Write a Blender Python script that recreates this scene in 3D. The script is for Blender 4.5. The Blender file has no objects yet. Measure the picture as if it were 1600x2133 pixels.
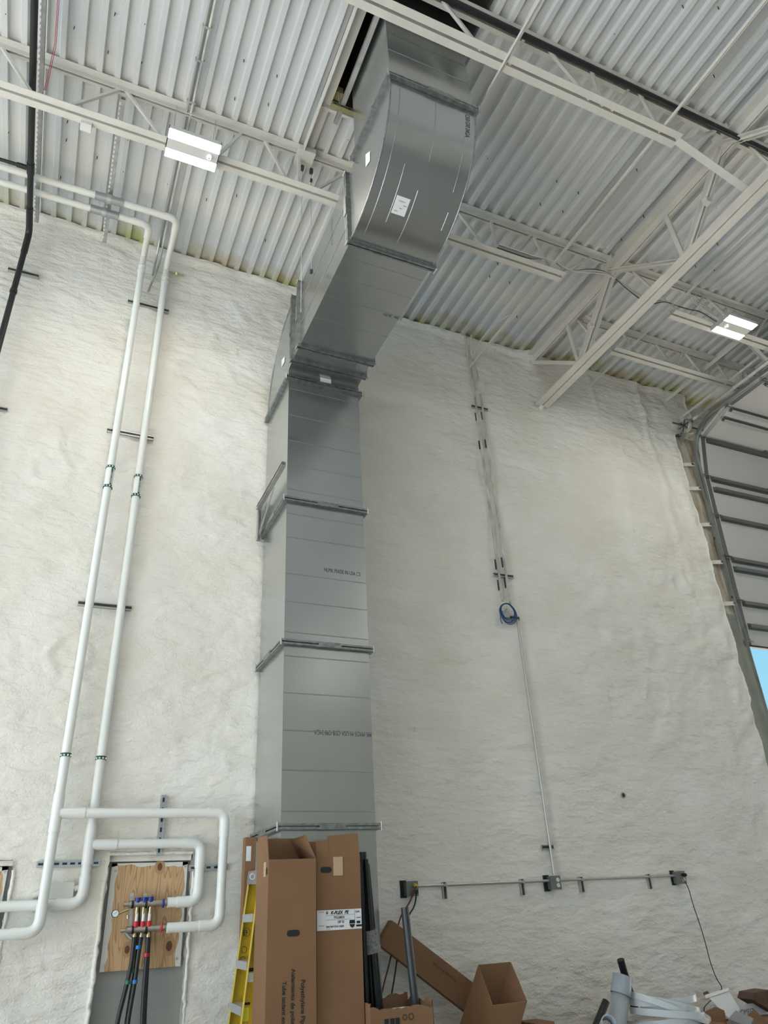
import bpy, math, random
import numpy as np
from mathutils import Vector, Matrix, noise
random.seed(7)
S = bpy.context.scene
COL = S.collection
V = Vector
# ------------------------------------------------------------------ camera
F_PX = 1519.2
R_ = V((0.91402206, -0.40272729, -0.04872784)).normalized()
U_ = V((-0.15570779, -0.45921024, 0.87457478)).normalized()
W_ = V((0.37459145, 0.79179334, 0.48243606)).normalized()
CAM = V((0, -6.2, 1.6))
cd = bpy.data.cameras.new('camera'); cam = bpy.data.objects.new('camera', cd); COL.objects.link(cam)
M3 = Matrix((R_, U_, -W_)).transposed()
cam.matrix_world = Matrix.Translation(CAM) @ M3.to_4x4()
cd.sensor_fit = 'HORIZONTAL'; cd.sensor_width = 36; cd.lens = F_PX / 1600 * 36
cd.clip_start = 0.05; cd.clip_end = 300
S.camera = cam
# ------------------------------------------------------------------ world, exposure, daylight
S.view_settings.view_transform = 'Standard'; S.view_settings.look = 'None'
S.view_settings.exposure = 0.02; S.view_settings.gamma = 1.0; S.view_settings.use_curve_mapping = False
wd = bpy.data.worlds.new('sky'); S.world = wd; wd.use_nodes = True
nt = wd.node_tree; bg = nt.nodes['Background']
tc = nt.nodes.new('ShaderNodeTexCoord'); sp = nt.nodes.new('ShaderNodeSeparateXYZ'); rp = nt.nodes.new('ShaderNodeValToRGB')
nt.links.new(tc.outputs['Generated'], sp.inputs[0]); nt.links.new(sp.outputs[2], rp.inputs[0]); nt.links.new(rp.outputs[0], bg.inputs[0])
rp.color_ramp.elements[0].position = 0.0; rp.color_ramp.elements[0].color = (0.42, 0.78, 0.93, 1)
rp.color_ramp.elements[1].position = 0.7; rp.color_ramp.elements[1].color = (0.14, 0.52, 0.86, 1)
bg.inputs[1].default_value = 1.0

def area(name, loc, target, sx, sy, power, color):
    l = bpy.data.lights.new(name, 'AREA'); l.shape = 'RECTANGLE'; l.size = sx; l.size_y = sy; l.energy = power; l.color = color
    o = bpy.data.objects.new(name, l); COL.objects.link(o); o.location = loc
    o.rotation_euler = (V(target) - V(loc)).to_track_quat('-Z', 'Y').to_euler(); return o
# daylight through the open bay doors on the left wall and behind the camera
area('daylight_left_door', (-9.4, -5.0, 3.0), (0, -4.4, 3.0), 6.6, 5.2, 580, (0.76, 0.90, 1.0))
sl = bpy.data.lights.new('sun', 'SUN'); sl.energy = 42.0; sl.angle = 0.01; sl.color = (1.0, 0.94, 0.86)
so = bpy.data.objects.new('sun', sl); COL.objects.link(so); so.rotation_euler = V((1, -0.12, -0.75)).to_track_quat('-Z', 'Y').to_euler()   # through the left bay door onto the floor
area('daylight_rear_door', (-1.5, -21.3, 3.0), (-1.5, 0, 3.0), 10.0, 5.2, 170, (0.93, 0.97, 1.0))

# ------------------------------------------------------------------ helpers
def at(px, py, X=None, Y=None, Z=None):
    """point of the place seen at a pixel of the 1600x2133 photograph, on a known plane"""
    d = R_ * ((px - 800) / F_PX) - U_ * ((py - 1066.5) / F_PX) + W_
    if X is not None: t = (X - CAM.x) / d.x
    elif Y is not None: t = (Y - CAM.y) / d.y
    else: t = (Z - CAM.z) / d.z
    return CAM + d * t

MATS = {}
def mat(name, col, rough=0.6, metal=0.0, emit=None, estr=0, noise_amt=0.0, nscale=6.0, bump=0.0, bscale=60.0, spec=0.5, stretch=(1,1,1), col2=None, coat=0.0):
    m = bpy.data.materials.new(name); m.use_nodes = True; n = m.node_tree; b = n.nodes['Principled BSDF']
    b.inputs['Base Color'].default_value = (*col, 1); b.inputs['Roughness'].default_value = rough; b.inputs['Metallic'].default_value = metal
    b.inputs['Specular IOR Level'].default_value = spec
    b.inputs['Coat Weight'].default_value = coat
    if emit: b.inputs['Emission Color'].default_value = (*emit, 1); b.inputs['Emission Strength'].default_value = estr
    g = n.nodes.new('ShaderNodeNewGeometry'); mp = n.nodes.new('ShaderNodeMapping'); mp.inputs['Scale'].default_value = stretch
    n.links.new(g.outputs['Position'], mp.inputs[0])
    if noise_amt > 0 or col2:
        t = n.nodes.new('ShaderNodeTexNoise'); t.inputs['Scale'].default_value = nscale; t.inputs['Detail'].default_value = 5
        n.links.new(mp.outputs[0], t.inputs[0]); r = n.nodes.new('ShaderNodeValToRGB')
        c2 = col2 or tuple(max(0, c * (1 - noise_amt)) for c in col)
        r.color_ramp.elements[0].position = 0.35; r.color_ramp.elements[0].color = (*c2, 1)
        r.color_ramp.elements[1].position = 0.65; r.color_ramp.elements[1].color = (*col, 1)
        n.links.new(t.outputs[0], r.inputs[0]); n.links.new(r.outputs[0], b.inputs['Base Color'])
    if bump > 0:
        t2 = n.nodes.new('ShaderNodeTexNoise'); t2.inputs['Scale'].default_value = bscale; t2.inputs['Detail'].default_value = 3
        bp = n.nodes.new('ShaderNodeBump'); bp.inputs['Strength'].default_value = bump; bp.inputs['Distance'].default_value = 0.01
        n.links.new(mp.outputs[0], t2.inputs[0]); n.links.new(t2.outputs[0], bp.inputs['Height']); n.links.new(bp.outputs[0], b.inputs['Normal'])
    MATS[name] = m; return m

def foam_material():
    m = bpy.data.materials.new('sprayed_foam'); m.use_nodes = True; n = m.node_tree; b = n.nodes['Principled BSDF']
    b.inputs['Roughness'].default_value = 0.62; b.inputs['Specular IOR Level'].default_value = 0.35
    g = n.nodes.new('ShaderNodeNewGeometry')
    def tex(scale, det, st=(1,1,1), ntype='ShaderNodeTexNoise'):
        mp = n.nodes.new('ShaderNodeMapping'); mp.inputs['Scale'].default_value = st; n.links.new(g.outputs['Position'], mp.inputs[0])
        t = n.nodes.new(ntype); t.inputs['Scale'].default_value = scale; t.inputs['Detail'].default_value = det
        n.links.new(mp.outputs[0], t.inputs[0]); return t
    t1 = tex(1.3, 5, (1, 1, 1.6)); r = n.nodes.new('ShaderNodeValToRGB')
    r.color_ramp.elements[0].position = 0.35; r.color_ramp.elements[0].color = (0.75, 0.71, 0.635, 1)
    r.color_ramp.elements[1].position = 0.65; r.color_ramp.elements[1].color = (0.81, 0.785, 0.735, 1)
    n.links.new(t1.outputs[0], r.inputs[0])
    # patchy dark scuffs
    t3 = tex(5, 8); r3 = n.nodes.new('ShaderNodeValToRGB')
    r3.color_ramp.elements[0].position = 0.19; r3.color_ramp.elements[0].color = (0.50, 0.46, 0.40, 1)
    r3.color_ramp.elements[1].position = 0.29; r3.color_ramp.elements[1].color = (1, 1, 1, 1)
    n.links.new(t3.outputs[0], r3.inputs[0])
    mx = n.nodes.new('ShaderNodeMixRGB'); mx.blend_type = 'MULTIPLY'; mx.inputs[0].default_value = 1
    n.links.new(r.outputs[0], mx.inputs[1]); n.links.new(r3.outputs[0], mx.inputs[2])
    n.links.new(mx.outputs[0], b.inputs['Base Color'])
    t2 = tex(62, 3, (1, 1, 1.3)); t4 = tex(4.5, 2.5, (1, 1, 2.4))
    ad = n.nodes.new('ShaderNodeMath'); ad.operation = 'MULTIPLY_ADD'; ad.inputs[1].default_value = 0.15
    n.links.new(t2.outputs[0], ad.inputs[0]); n.links.new(t4.outputs[0], ad.inputs[2])
    bp = n.nodes.new('ShaderNodeBump'); bp.inputs['Strength'].default_value = 0.85; bp.inputs['Distance'].default_value = 0.045
    n.links.new(ad.outputs[0], bp.inputs['Height']); n.links.new(bp.outputs[0], b.inputs['Normal'])
    return m

def deck_material():
    m = mat('roof_deck', (0.61, 0.63, 0.645), 0.5, 0.1, noise_amt=0.04, nscale=2, stretch=(1, 0.4, 1))
    n = m.node_tree; b = n.nodes['Principled BSDF']; g = n.nodes.new('ShaderNodeNewGeometry'); s = n.nodes.new('ShaderNodeSeparateXYZ')
    n.links.new(g.outputs['Position'], s.inputs[0])
    base = b.inputs['Base Color'].links[0].from_socket
    # foam overspray and stains where the sheets meet the wall
    t = n.nodes.new('ShaderNodeTexNoise'); t.inputs['Scale'].default_value = 3.5; t.inputs['Detail'].default_value = 3; n.links.new(g.outputs['Position'], t.inputs[0])
    mr = n.nodes.new('ShaderNodeMapRange'); mr.inputs['From Min'].default_value = -0.55; mr.inputs['From Max'].default_value = 0.05; n.links.new(s.outputs[1], mr.inputs[0])
    ml = n.nodes.new('ShaderNodeMath'); ml.operation = 'MULTIPLY'; n.links.new(t.outputs[0], ml.inputs[0]); n.links.new(mr.outputs[0], ml.inputs[1])
    r = n.nodes.new('ShaderNodeValToRGB'); r.color_ramp.elements[0].position = 0.22; r.color_ramp.elements[0].color = (0, 0, 0, 1)
    r.color_ramp.elements[1].position = 0.5; r.color_ramp.elements[1].color = (1, 1, 1, 1); n.links.new(ml.outputs[0], r.inputs[0])
    t2 = n.nodes.new('ShaderNodeTexNoise'); t2.inputs['Scale'].default_value = 1.7; n.links.new(g.outputs['Position'], t2.inputs[0])
    r2 = n.nodes.new('ShaderNodeValToRGB'); r2.color_ramp.elements[0].position = 0.42; r2.color_ramp.elements[0].color = (0.42, 0.45, 0.20, 1)
    r2.color_ramp.elements[1].position = 0.58; r2.color_ramp.elements[1].color = (0.40, 0.33, 0.20, 1); n.links.new(t2.outputs[0], r2.inputs[0])
    mx = n.nodes.new('ShaderNodeMixRGB'); n.links.new(r.outputs[0], mx.inputs[0]); n.links.new(base, mx.inputs[1]); n.links.new(r2.outputs[0], mx.inputs[2])
    # cream overspray bands beside the joists
    wv = None
    acc = None
    for yc in (-1.765, -3.53, -0.85):
        d = n.nodes.new('ShaderNodeMath'); d.operation = 'SUBTRACT'; d.inputs[1].default_value = yc; n.links.new(s.outputs[1], d.inputs[0])
        a = n.nodes.new('ShaderNodeMath'); a.operation = 'ABSOLUTE'; n.links.new(d.outputs[0], a.inputs[0])
        q = n.nodes.new('ShaderNodeMapRange'); q.inputs['From Min'].default_value = 0.0; q.inputs['From Max'].default_value = 0.45
        q.inputs['To Min'].default_value = 0.8; q.inputs['To Max'].default_value = 0.0; n.links.new(a.outputs[0], q.inputs[0])
        if acc is None: acc = q.outputs[0]
        else:
            mm = n.nodes.new('ShaderNodeMath'); mm.operation = 'MAXIMUM'; n.links.new(acc, mm.inputs[0]); n.links.new(q.outputs[0], mm.inputs[1]); acc = mm.outputs[0]
    t5 = n.nodes.new('ShaderNodeTexNoise'); t5.inputs['Scale'].default_value = 2.5; n.links.new(g.outputs['Position'], t5.inputs[0])
    m5 = n.nodes.new('ShaderNodeMath'); m5.operation = 'MULTIPLY'; n.links.new(acc, m5.inputs[0]); n.links.new(t5.outputs[0], m5.inputs[1])
    m6 = n.nodes.new('ShaderNodeMath'); m6.operation = 'MULTIPLY'; m6.inputs[1].default_value = 1.5; m6.use_clamp = True; n.links.new(m5.outputs[0], m6.inputs[0])
    mx2 = n.nodes.new('ShaderNodeMixRGB'); n.links.new(m6.outputs[0], mx2.inputs[0]); n.links.new(mx.outputs[0], mx2.inputs[1]); mx2.inputs[2].default_value = (0.70, 0.69, 0.64, 1)
    n.links.new(mx2.outputs[0], b.inputs['Base Color'])
    return m

def plywood_material():
    m = bpy.data.materials.new('fir_plywood'); m.use_nodes = True; n = m.node_tree; b = n.nodes['Principled BSDF']; b.inputs['Roughness'].default_value = 0.6
    g = n.nodes.new('ShaderNodeNewGeometry'); mp = n.nodes.new('ShaderNodeMapping'); mp.inputs['Scale'].default_value = (5, 1, 0.55); n.links.new(g.outputs['Position'], mp.inputs[0])
    t = n.nodes.new('ShaderNodeTexNoise'); t.inputs['Scale'].default_value = 2.2; t.inputs['Detail'].default_value = 1.5; n.links.new(mp.outputs[0], t.inputs[0])
    k = n.nodes.new('ShaderNodeMath'); k.operation = 'MULTIPLY'; k.inputs[1].default_value = 14; n.links.new(t.outputs[0], k.inputs[0])
    f = n.nodes.new('ShaderNodeMath'); f.operation = 'FRACT'; n.links.new(k.outputs[0], f.inputs[0])
    r = n.nodes.new('ShaderNodeValToRGB'); r.color_ramp.elements[0].position = 0.0; r.color_ramp.elements[0].color = (0.36, 0.19, 0.08, 1)
    r.color_ramp.elements[1].position = 0.35; r.color_ramp.elements[1].color = (0.56, 0.36, 0.19, 1)
    e = r.color_ramp.elements.new(0.9); e.color = (0.60, 0.40, 0.22, 1); n.links.new(f.outputs[0], r.inputs[0])
    n.links.new(r.outputs[0], b.inputs['Base Color']); return m

FOAM = foam_material(); DECK = deck_material(); PLY = plywood_material()
STEEL = mat('white_painted_steel', (0.66, 0.64, 0.59), 0.55, noise_amt=0.08, nscale=4)
GALV = mat('galvanised_sheet', (0.50, 0.52, 0.515), 0.24, 0.93, noise_amt=0.08, nscale=2.0, bump=0.05, bscale=3)
GALVS = GALV; HEEL = GALV
FLANGE = mat('flange_steel', (0.34, 0.36, 0.36), 0.4, 0.85, noise_amt=0.35, nscale=25)
GSTRUT = mat('galvanised_strut', (0.52, 0.52, 0.50), 0.45, 0.7, noise_amt=0.2, nscale=12)
DSTRUT = mat('dull_strut', (0.09, 0.09, 0.085), 0.5, 0.5, noise_amt=0.4, nscale=30)
ZINC = mat('yellow_zinc', (0.48, 0.44, 0.24), 0.4, 0.8)
PVC = mat('white_pvc_jacket', (0.80, 0.81, 0.79), 0.3, noise_amt=0.04, nscale=5)
PVCD = mat('off_white_jacket', (0.72, 0.71, 0.66), 0.45, noise_amt=0.06, nscale=5)  # off-white, slightly darker and rougher than the white jacket
SHIELD = mat('saddle_shield', (0.40, 0.42, 0.43), 0.35, 0.8)
BLACKP = mat('black_steel_pipe', (0.012, 0.012, 0.014), 0.45)
BLACK = mat('black_plastic', (0.010, 0.010, 0.011), 0.4)
RUBBER = mat('black_foam_tube', (0.010, 0.012, 0.013), 0.42, noise_amt=0.3, nscale=30, spec=0.4)
GREYF = mat('grey_foam_tube', (0.045, 0.05, 0.055), 0.4, spec=0.6)
CONDUIT = mat('emt_conduit', (0.55, 0.55, 0.53), 0.35, 0.8)
CONDUITP = mat('overpainted_conduit', (0.66, 0.65, 0.60), 0.5, 0.1, col2=(0.35, 0.35, 0.33), nscale=5)
BOXG = mat('grey_device_box', (0.22, 0.23, 0.22), 0.45, 0.5, noise_amt=0.15, nscale=20)
WHITE = mat('white_plastic', (0.80, 0.80, 0.78), 0.4)
PAPER = mat('white_paper_label', (0.74, 0.75, 0.77), 0.6)
INK = mat('black_ink', (0.012, 0.012, 0.014), 0.6)
INKB = mat('blue_black_ink', (0.05, 0.06, 0.09), 0.6)
CARD = mat('cardboard', (0.235, 0.125, 0.062), 0.8, noise_amt=0.10, nscale=3)
CARD2 = CARD; CARDL = CARD
TAPE = mat('tan_tape', (0.52, 0.37, 0.23), 0.35)
YEL = mat('yellow_fibreglass', (0.62, 0.42, 0.02), 0.45, noise_amt=0.12, nscale=6)
YELL = mat('pale_yellow_edge', (0.72, 0.57, 0.12), 0.45)
GREYP = mat('grey_plastic', (0.20, 0.20, 0.20), 0.5)
ALU = mat('aluminium', (0.55, 0.56, 0.57), 0.4, 0.6)
STICKY = mat('safety_yellow_sticker', (0.75, 0.72, 0.03), 0.5)
PVCG = mat('grey_pvc', (0.33, 0.37, 0.42), 0.35)
BAND = mat('white_strap', (0.62, 0.65, 0.67), 0.3)
DOORP = mat('door_panel_skin', (0.52, 0.515, 0.50), 0.5, noise_amt=0.05, nscale=2)
DOORD = mat('door_strut_steel', (0.17, 0.175, 0.175), 0.4, 0.6)
TRACK = mat('track_steel', (0.42, 0.44, 0.44), 0.35, 0.8, noise_amt=0.2, nscale=5)
JAMB = mat('stained_jamb', (0.58, 0.54, 0.46), 0.6, col2=(0.32, 0.26, 0.18), nscale=4, stretch=(3, 3, 0.6))
JAMBG = mat('galvanised_jamb', (0.38, 0.39, 0.34), 0.45, 0.5, noise_amt=0.15, nscale=3)
NICHE = mat('bare_grey_panel', (0.34, 0.34, 0.32), 0.5, noise_amt=0.08, nscale=3, stretch=(0.4, 1, 4))
CURB = mat('dark_curb_steel', (0.06, 0.055, 0.05), 0.5, 0.4)
INSUL = mat('yellow_insulation', (0.30, 0.26, 0.10), 0.9)
CONC = mat('concrete', (0.40, 0.39, 0.37), 0.55, noise_amt=0.12, nscale=1.5)
ASPH = mat('gravel_yard', (0.42, 0.40, 0.36), 0.9, noise_amt=0.2, nscale=3)
GREEN = mat('dark_green_band', (0.006, 0.075, 0.05), 0.4)
BLUE = mat('blue_cap', (0.01, 0.03, 0.24), 0.35)
BLUEC = mat('blue_cable_jacket', (0.006, 0.07, 0.20), 0.4)
RED = mat('red_cap', (0.55, 0.015, 0.02), 0.35)
REDC = mat('dark_red_cord', (0.12, 0.01, 0.012), 0.45)
PINK = mat('pink_wire', (0.50, 0.05, 0.12), 0.5)
NICKEL = mat('nickel', (0.50, 0.45, 0.39), 0.32, 0.85, noise_amt=0.2, nscale=30)
BRASS = mat('brass', (0.55, 0.45, 0.25), 0.3, 0.85)
SILV = mat('light_fixture_housing', (0.62, 0.62, 0.60), 0.4)
LED = mat('led_lens', (1, 1, 1), 0.4, emit=(1.0, 0.98, 0.90), estr=16)
KNOT = mat('wood_knot', (0.16, 0.055, 0.025), 0.6)
KNOT2 = mat('wood_knot_ring', (0.46, 0.27, 0.14), 0.6)
BLUETP = mat('blue_tape', (0.01, 0.17, 0.5), 0.4); GREENTP = mat('green_tape', (0.01, 0.16, 0.07), 0.4)
YELC = mat('yellow_plug', (0.55, 0.48, 0.04), 0.4)
WRAP = mat('silver_fabric_wrap', (0.27, 0.27, 0.26), 0.6, col2=(0.14, 0.14, 0.14), nscale=60)

WPOS = {}
class MB:
    def __init__(s): s.v = []; s.f = []; s.sm = []
    def add(s, vs, fs, smooth=False):
        o = len(s.v); s.v += [V(p) for p in vs]; s.f += [tuple(i + o for i in f) for f in fs]; s.sm += [smooth] * len(fs); return s
    def obox(s, c, a, b, d):
        c, a, b, d = V(c), V(a), V(b), V(d)
        if a.cross(b).dot(d) < 0: a = -a
        vs = [c + a * i + b * j + d * k for i in (-1, 1) for j in (-1, 1) for k in (-1, 1)]
        return s.add(vs, [(0, 1, 3, 2), (4, 6, 7, 5), (0, 4, 5, 1), (2, 3, 7, 6), (0, 2, 6, 4), (1, 5, 7, 3)])
    def box(s, x0, x1, y0, y1, z0, z1):
        return s.obox(((x0+x1)/2, (y0+y1)/2, (z0+z1)/2), (abs(x1-x0)/2, 0, 0), (0, abs(y1-y0)/2, 0), (0, 0, abs(z1-z0)/2))
    def bar(s, p0, p1, w, h, up=(0, 0, 1)):
        p0, p1 = V(p0), V(p1); d = p1 - p0; u = V(up); a = d.cross(u)
        if a.length < 1e-6: a = d.cross(V((1, 0, 0)))
        a.normalize(); b = a.cross(d).normalized()
        return s.obox((p0 + p1) / 2, d / 2, a * w / 2, b * h / 2)
    def hexa(s, q0, q1):   # two quads, matching order
        return s.add(list(q0) + list(q1), [(3, 2, 1, 0), (4, 5, 6, 7), (0, 1, 5, 4), (1, 2, 6, 5), (2, 3, 7, 6), (3, 0, 4, 7)])
    def plate(s, q, n, t):  # thin plate from a quad
        n = V(n).normalized() * t; q = [V(p) for p in q]
        if (q[1]-q[0]).cross(q[2]-q[0]).dot(n) < 0: q = q[::-1]
        return s.hexa(q, [p + n for p in q])
    def sweep(s, prof, path, ups, closed_prof=True, cap=True, smooth=False):
        n = len(prof); vs = []
        for p, (a, b) in zip(path, ups):
            vs += [V(p) + a * x + b * y for x, y in prof]
        fs = []
        m = n if closed_prof else n - 1
        for i in range(len(path) - 1):
            for j in range(m):
                k = (j + 1) % n
                fs.append((i*n + j, i*n + k, (i+1)*n + k, (i+1)*n + j))
        if cap and closed_prof:
            fs.append(tuple(range(n - 1, -1, -1))); fs.append(tuple(range((len(path)-1)*n, len(path)*n)))
        return s.add(vs, fs, smooth)
    def extr(s, prof, p0, p1, up=(0, 0, 1)):
        p0, p1 = V(p0), V(p1); d = (p1 - p0).normalized(); a = d.cross(V(up))
        if a.length < 1e-6: a = d.cross(V((1, 0, 0)))
        a.normalize(); b = a.cross(d).normalized()
        return s.sweep(prof, [p0, p1], [(a, b)] * 2)
    def tube(s, pts, r, n=12, bend=0.0, cap=True, rr=None):
        pts = [V(p) for p in pts]
        if bend > 0 and len(pts) > 2:
            out = [pts[0]]
            for i in range(1, len(pts) - 1):
                p, a, b = pts[i], (pts[i-1] - pts[i]).normalized(), (pts[i+1] - pts[i]).normalized()
                k = min(bend, (pts[i-1]-p).length*0.49, (pts[i+1]-p).length*0.49)
                q0, q1 = p + a * k, p + b * k
                for t in range(7):
                    t /= 6; out.append(q0 * (1-t)**2 + p * 2*t*(1-t) + q1 * t*t)
            out.append(pts[-1]); pts = out
        d0 = (pts[1] - pts[0]).normalized(); a = d0.cross(V((0.31, 0.2, 0.93)))
        if a.length < 0.1: a = d0.cross(V((1, 0, 0)))
        a.normalize(); ups = []
        for i in range(len(pts)):
            if i == 0: t = d0
            elif i == len(pts) - 1: t = (pts[i] - pts[i-1]).normalized()
            else: t = ((pts[i+1] - pts[i]).normalized() + (pts[i] - pts[i-1]).normalized()).normalized()
            a = (a - t * a.dot(t)).normalized(); ups.append((a, t.cross(a)))
        o = len(s.v); vs = []
        for i, (p, (a, b)) in enumerate(zip(pts, ups)):
            q = rr[i] if rr else r
            vs += [p + a * (q*math.cos(2*math.pi*j/n)) + b * (q*math.sin(2*math.pi*j/n)) for j in range(n)]
        fs = [(i*n+j, i*n+(j+1) % n, (i+1)*n+(j+1) % n, (i+1)*n+j) for i in range(len(pts)-1) for j in range(n)]
        s.add(vs, fs, True)
        if cap:
            k0, k1 = vs[:n], vs[-n:]
            s.add(k0, [tuple(range(n-1, -1, -1))]); s.add(k1, [tuple(range(n))])
        return s
    def build(s, name, m, parent=None, loc=None):
        me = bpy.data.meshes.new(name)
        lo = V([min(p[i] for p in s.v) for i in range(3)]); hi = V([max(p[i] for p in s.v) for i in range(3)])
        if loc is not None: o_ = V(loc)
        elif parent is None: o_ = V(((lo.x+hi.x)/2, (lo.y+hi.y)/2, lo.z))
        else: o_ = (lo + hi) / 2
        me.from_pydata([tuple(p - o_) for p in s.v], [], s.f); me.polygons.foreach_set('use_smooth', s.sm)
        me.materials.append(m); me.update()
        ob = bpy.data.objects.new(name, me); COL.objects.link(ob)
        WPOS[ob] = o_
        if parent is not None: ob.parent = parent; ob.location = o_ - WPOS[parent]
        else: ob.location = o_
        return ob
def tag(o, label=None, cat=None, group=None, kind=None):
    if label: o['label'] = label
    if cat: o['category'] = cat
    if group: o['group'] = group
    if kind: o['kind'] = kind
    return o
def empty(name, loc, label=None, cat=None, group=None, kind=None):
    o = bpy.data.objects.new(name, None); COL.objects.link(o); o.location = loc; o.empty_display_size = 0.1; WPOS[o] = V(loc)
    return tag(o, label, cat, group, kind)
def dup(src, delta, parent):
    c = src.copy(); COL.objects.link(c); c.parent = parent; WPOS[c] = WPOS[src] + V(delta); c.location = WPOS[c] - WPOS[parent]; return c
def textmesh(body, size, origin, right, up, squash=1.0, align='LEFT', bold=0.0, shear=0.0):
    cu = bpy.data.curves.new('t', 'FONT'); cu.body = body; cu.size = size; cu.align_x = align; cu.offset = bold; cu.shear = shear
    ob = bpy.data.objects.new('t', cu); me = bpy.data.meshes.new_from_object(ob)
    right, up = V(right), V(up); mb = MB()
    mb.add([V(origin) + right * (v.co.x * squash) + up * v.co.y for v in me.vertices], [tuple(p.vertices) for p in me.polygons])
    bpy.data.objects.remove(ob); bpy.data.curves.remove(cu); bpy.data.meshes.remove(me)
    return mb
def text(name, body, size, origin, right, up, m, parent, label=None, **k):
    o = textmesh(body, size, origin, right, up, **k).build(name, m, parent)
    if label: o['label'] = label
    return o
X_, Y_, Z_ = V((1, 0, 0)), V((0, 1, 0)), V((0, 0, 1))
LANG = lambda w, t: [(0, 0), (w, 0), (w, t), (t, t), (t, w), (0, w)]   # angle section
def mirror(p): return [(-x, y) for x, y in p][::-1]

# ------------------------------------------------------------------ setting: foam wall
def coords(lo, hi, step, keys):
    ks = sorted(set([lo, hi] + [k for k in keys if lo < k < hi])); out = []
    for a, b in zip(ks[:-1], ks[1:]):
        n = max(1, round((b - a) / step)); out += [a + (b - a) * i / n for i in range(n)]
    return out + [hi]
NX0, NX1, NZ1 = 0.555, 1.16, 2.085      # niche round the plywood panel
LX1, LZ1 = -0.075, 2.06                 # niche at the left edge
def wall_end(z):
    if z > 7.62: return 8.08
    if z > 7.50: return 7.64 + (z - 7.50) / 0.12 * 0.44
    if z > 4.9: return 7.64 + 0.02 * (z - 4.9) / 2.6
    return 7.64 - (4.9 - z) * 0.03
def gauss(x, c, w): return math.exp(-((x - c) / w) ** 2)
ZTOP = 8.305
def wall():
    xs = coords(-3.2, 7.70, 0.032, [NX0, NX1, LX1]); zs = coords(0.0, ZTOP, 0.034, [NZ1, LZ1]); nx, nz = len(xs), len(zs)
    vs = []; 
    for j, z in enumerate(zs):
        e = wall_end(z) + 0.012 * noise.noise(V((0, 3.1, z * 4))) + 0.006 * noise.noise(V((0, 3.1, z * 17)))
        for i, x in enumerate(xs):
            xx = x if x < 6.6 else 6.6 + (x - 6.6) / (7.70 - 6.6) * (e - 6.6)
            zz = z
            jx = jz = 0
            for (bx, bz, a, b) in ((NX0, 1, 0, NZ1), (NX1, 1, 0, NZ1), (LX1, 1, 0, LZ1)):
                if abs(x - bx) < 1e-6 and a <= z <= b + .01: jx = 0.014 * noise.noise(V((bx * 9, 7, z * 11))) + 0.008 * noise.noise(V((bx, 1, z * 37)))
            if (abs(z - NZ1) < 1e-6 and NX0 - .01 <= x <= NX1 + .01) or (abs(z - LZ1) < 1e-6 and x <= LX1 + .01): jz = 0.01 * noise.noise(V((x * 13, 2, 5)))
            h = 0.022 * noise.fractal(V((xx * 0.9, 0.0, zz * 1.5)), 0.9, 2.0, 3)
            h += 0.006 * (0.5 + 0.8 * abs(noise.noise(V((xx * 0.7, 12, zz * 0.7))))) * noise.fractal(V((xx * 2.2 + 5, 1.0, zz * 5.0)), 0.8, 2.0, 3)
            h += 0.004 * noise.noise(V((xx * 14, 4.0, zz * 17)))
            q = noise.noise(V((xx * 1.6 + 9, 2.0, zz * 2.4))); h += 0.010 * max(0, 1 - abs(q) * 9) * max(0, noise.noise(V((xx * 0.6, 5.0, zz * 0.6))) + 0.1) * 2
            # runs and ridges over the buried columns and girts
            wob = 0.05 * noise.noise(V((3, 3, zz * 1.3)))
            h += 0.030 * gauss(xx, 6.30 + wob - (8.3 - zz) * 0.02, 0.035) * gauss(zz, 7.95, 0.38)
            h += 0.045 * gauss(xx, 7.15 + wob, 0.03) * gauss(zz, 7.8, 0.5) + 0.014 * gauss(xx, 7.2 + wob * 2, 0.05) * gauss(zz, 6.6, 1.3)
            h += 0.012 * gauss(xx, 3.85 + wob * 2, 0.05) * (1 if 2 < zz < 7.5 else 0) + 0.010 * gauss(xx, 4.75 + wob * 3, 0.05) * gauss(zz, 6.2, 1.3)
            h += 0.014 * gauss(xx, 6.45 + wob * 3, 0.07) * gauss(zz, 5.6, 1.4)
            h += 0.08 * gauss(xx, 5.32, 0.13) * gauss(zz, 8.25, 0.16) * (1 + 0.7 * noise.noise(V((xx * 25, 5, zz * 25))))
            h += 0.02 * gauss(xx, 5.33, 0.16) * gauss(zz, 7.32, 0.06)
            if xx > 7.35: h += 0.03 * min(1, (xx - 7.35) / 0.2)
            if xx > 6.7: h += 0.03 * min(1, (xx - 6.7)) * noise.fractal(V((xx * 5, 9, zz * 3)), 0.9, 2, 4)
            if 3.0 < zz < 5.6 and xx > 5.5: h += 0.018 * noise.fractal(V((xx * 3.2, 19, zz * 3.6)), 0.9, 2, 3)
            # a soft sprayed bead along the roof line
            h += 0.035 * gauss(zz, ZTOP - 0.03, 0.05) * (1 + 0.8 * noise.noise(V((xx * 3, 8, 0))))
            # old round patches
            for (cx, cz, r) in ((-0.34, 5.25, 0.16), (0.30, 7.05, 0.15), (0.05, 3.55, 0.15), (6.2, 3.6, 0.17), (7.0, 5.1, 0.12), (6.75, 7.0, 0.17)):
                d = math.hypot(xx - cx, (zz - cz)); d += 0.03 * noise.noise(V((xx * 8, 1, zz * 8)))
                h += 0.010 * gauss(d, r, 0.020) * 1.5
            vs.append((xx + jx, -h, zz + jz))
    fs = []
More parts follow.
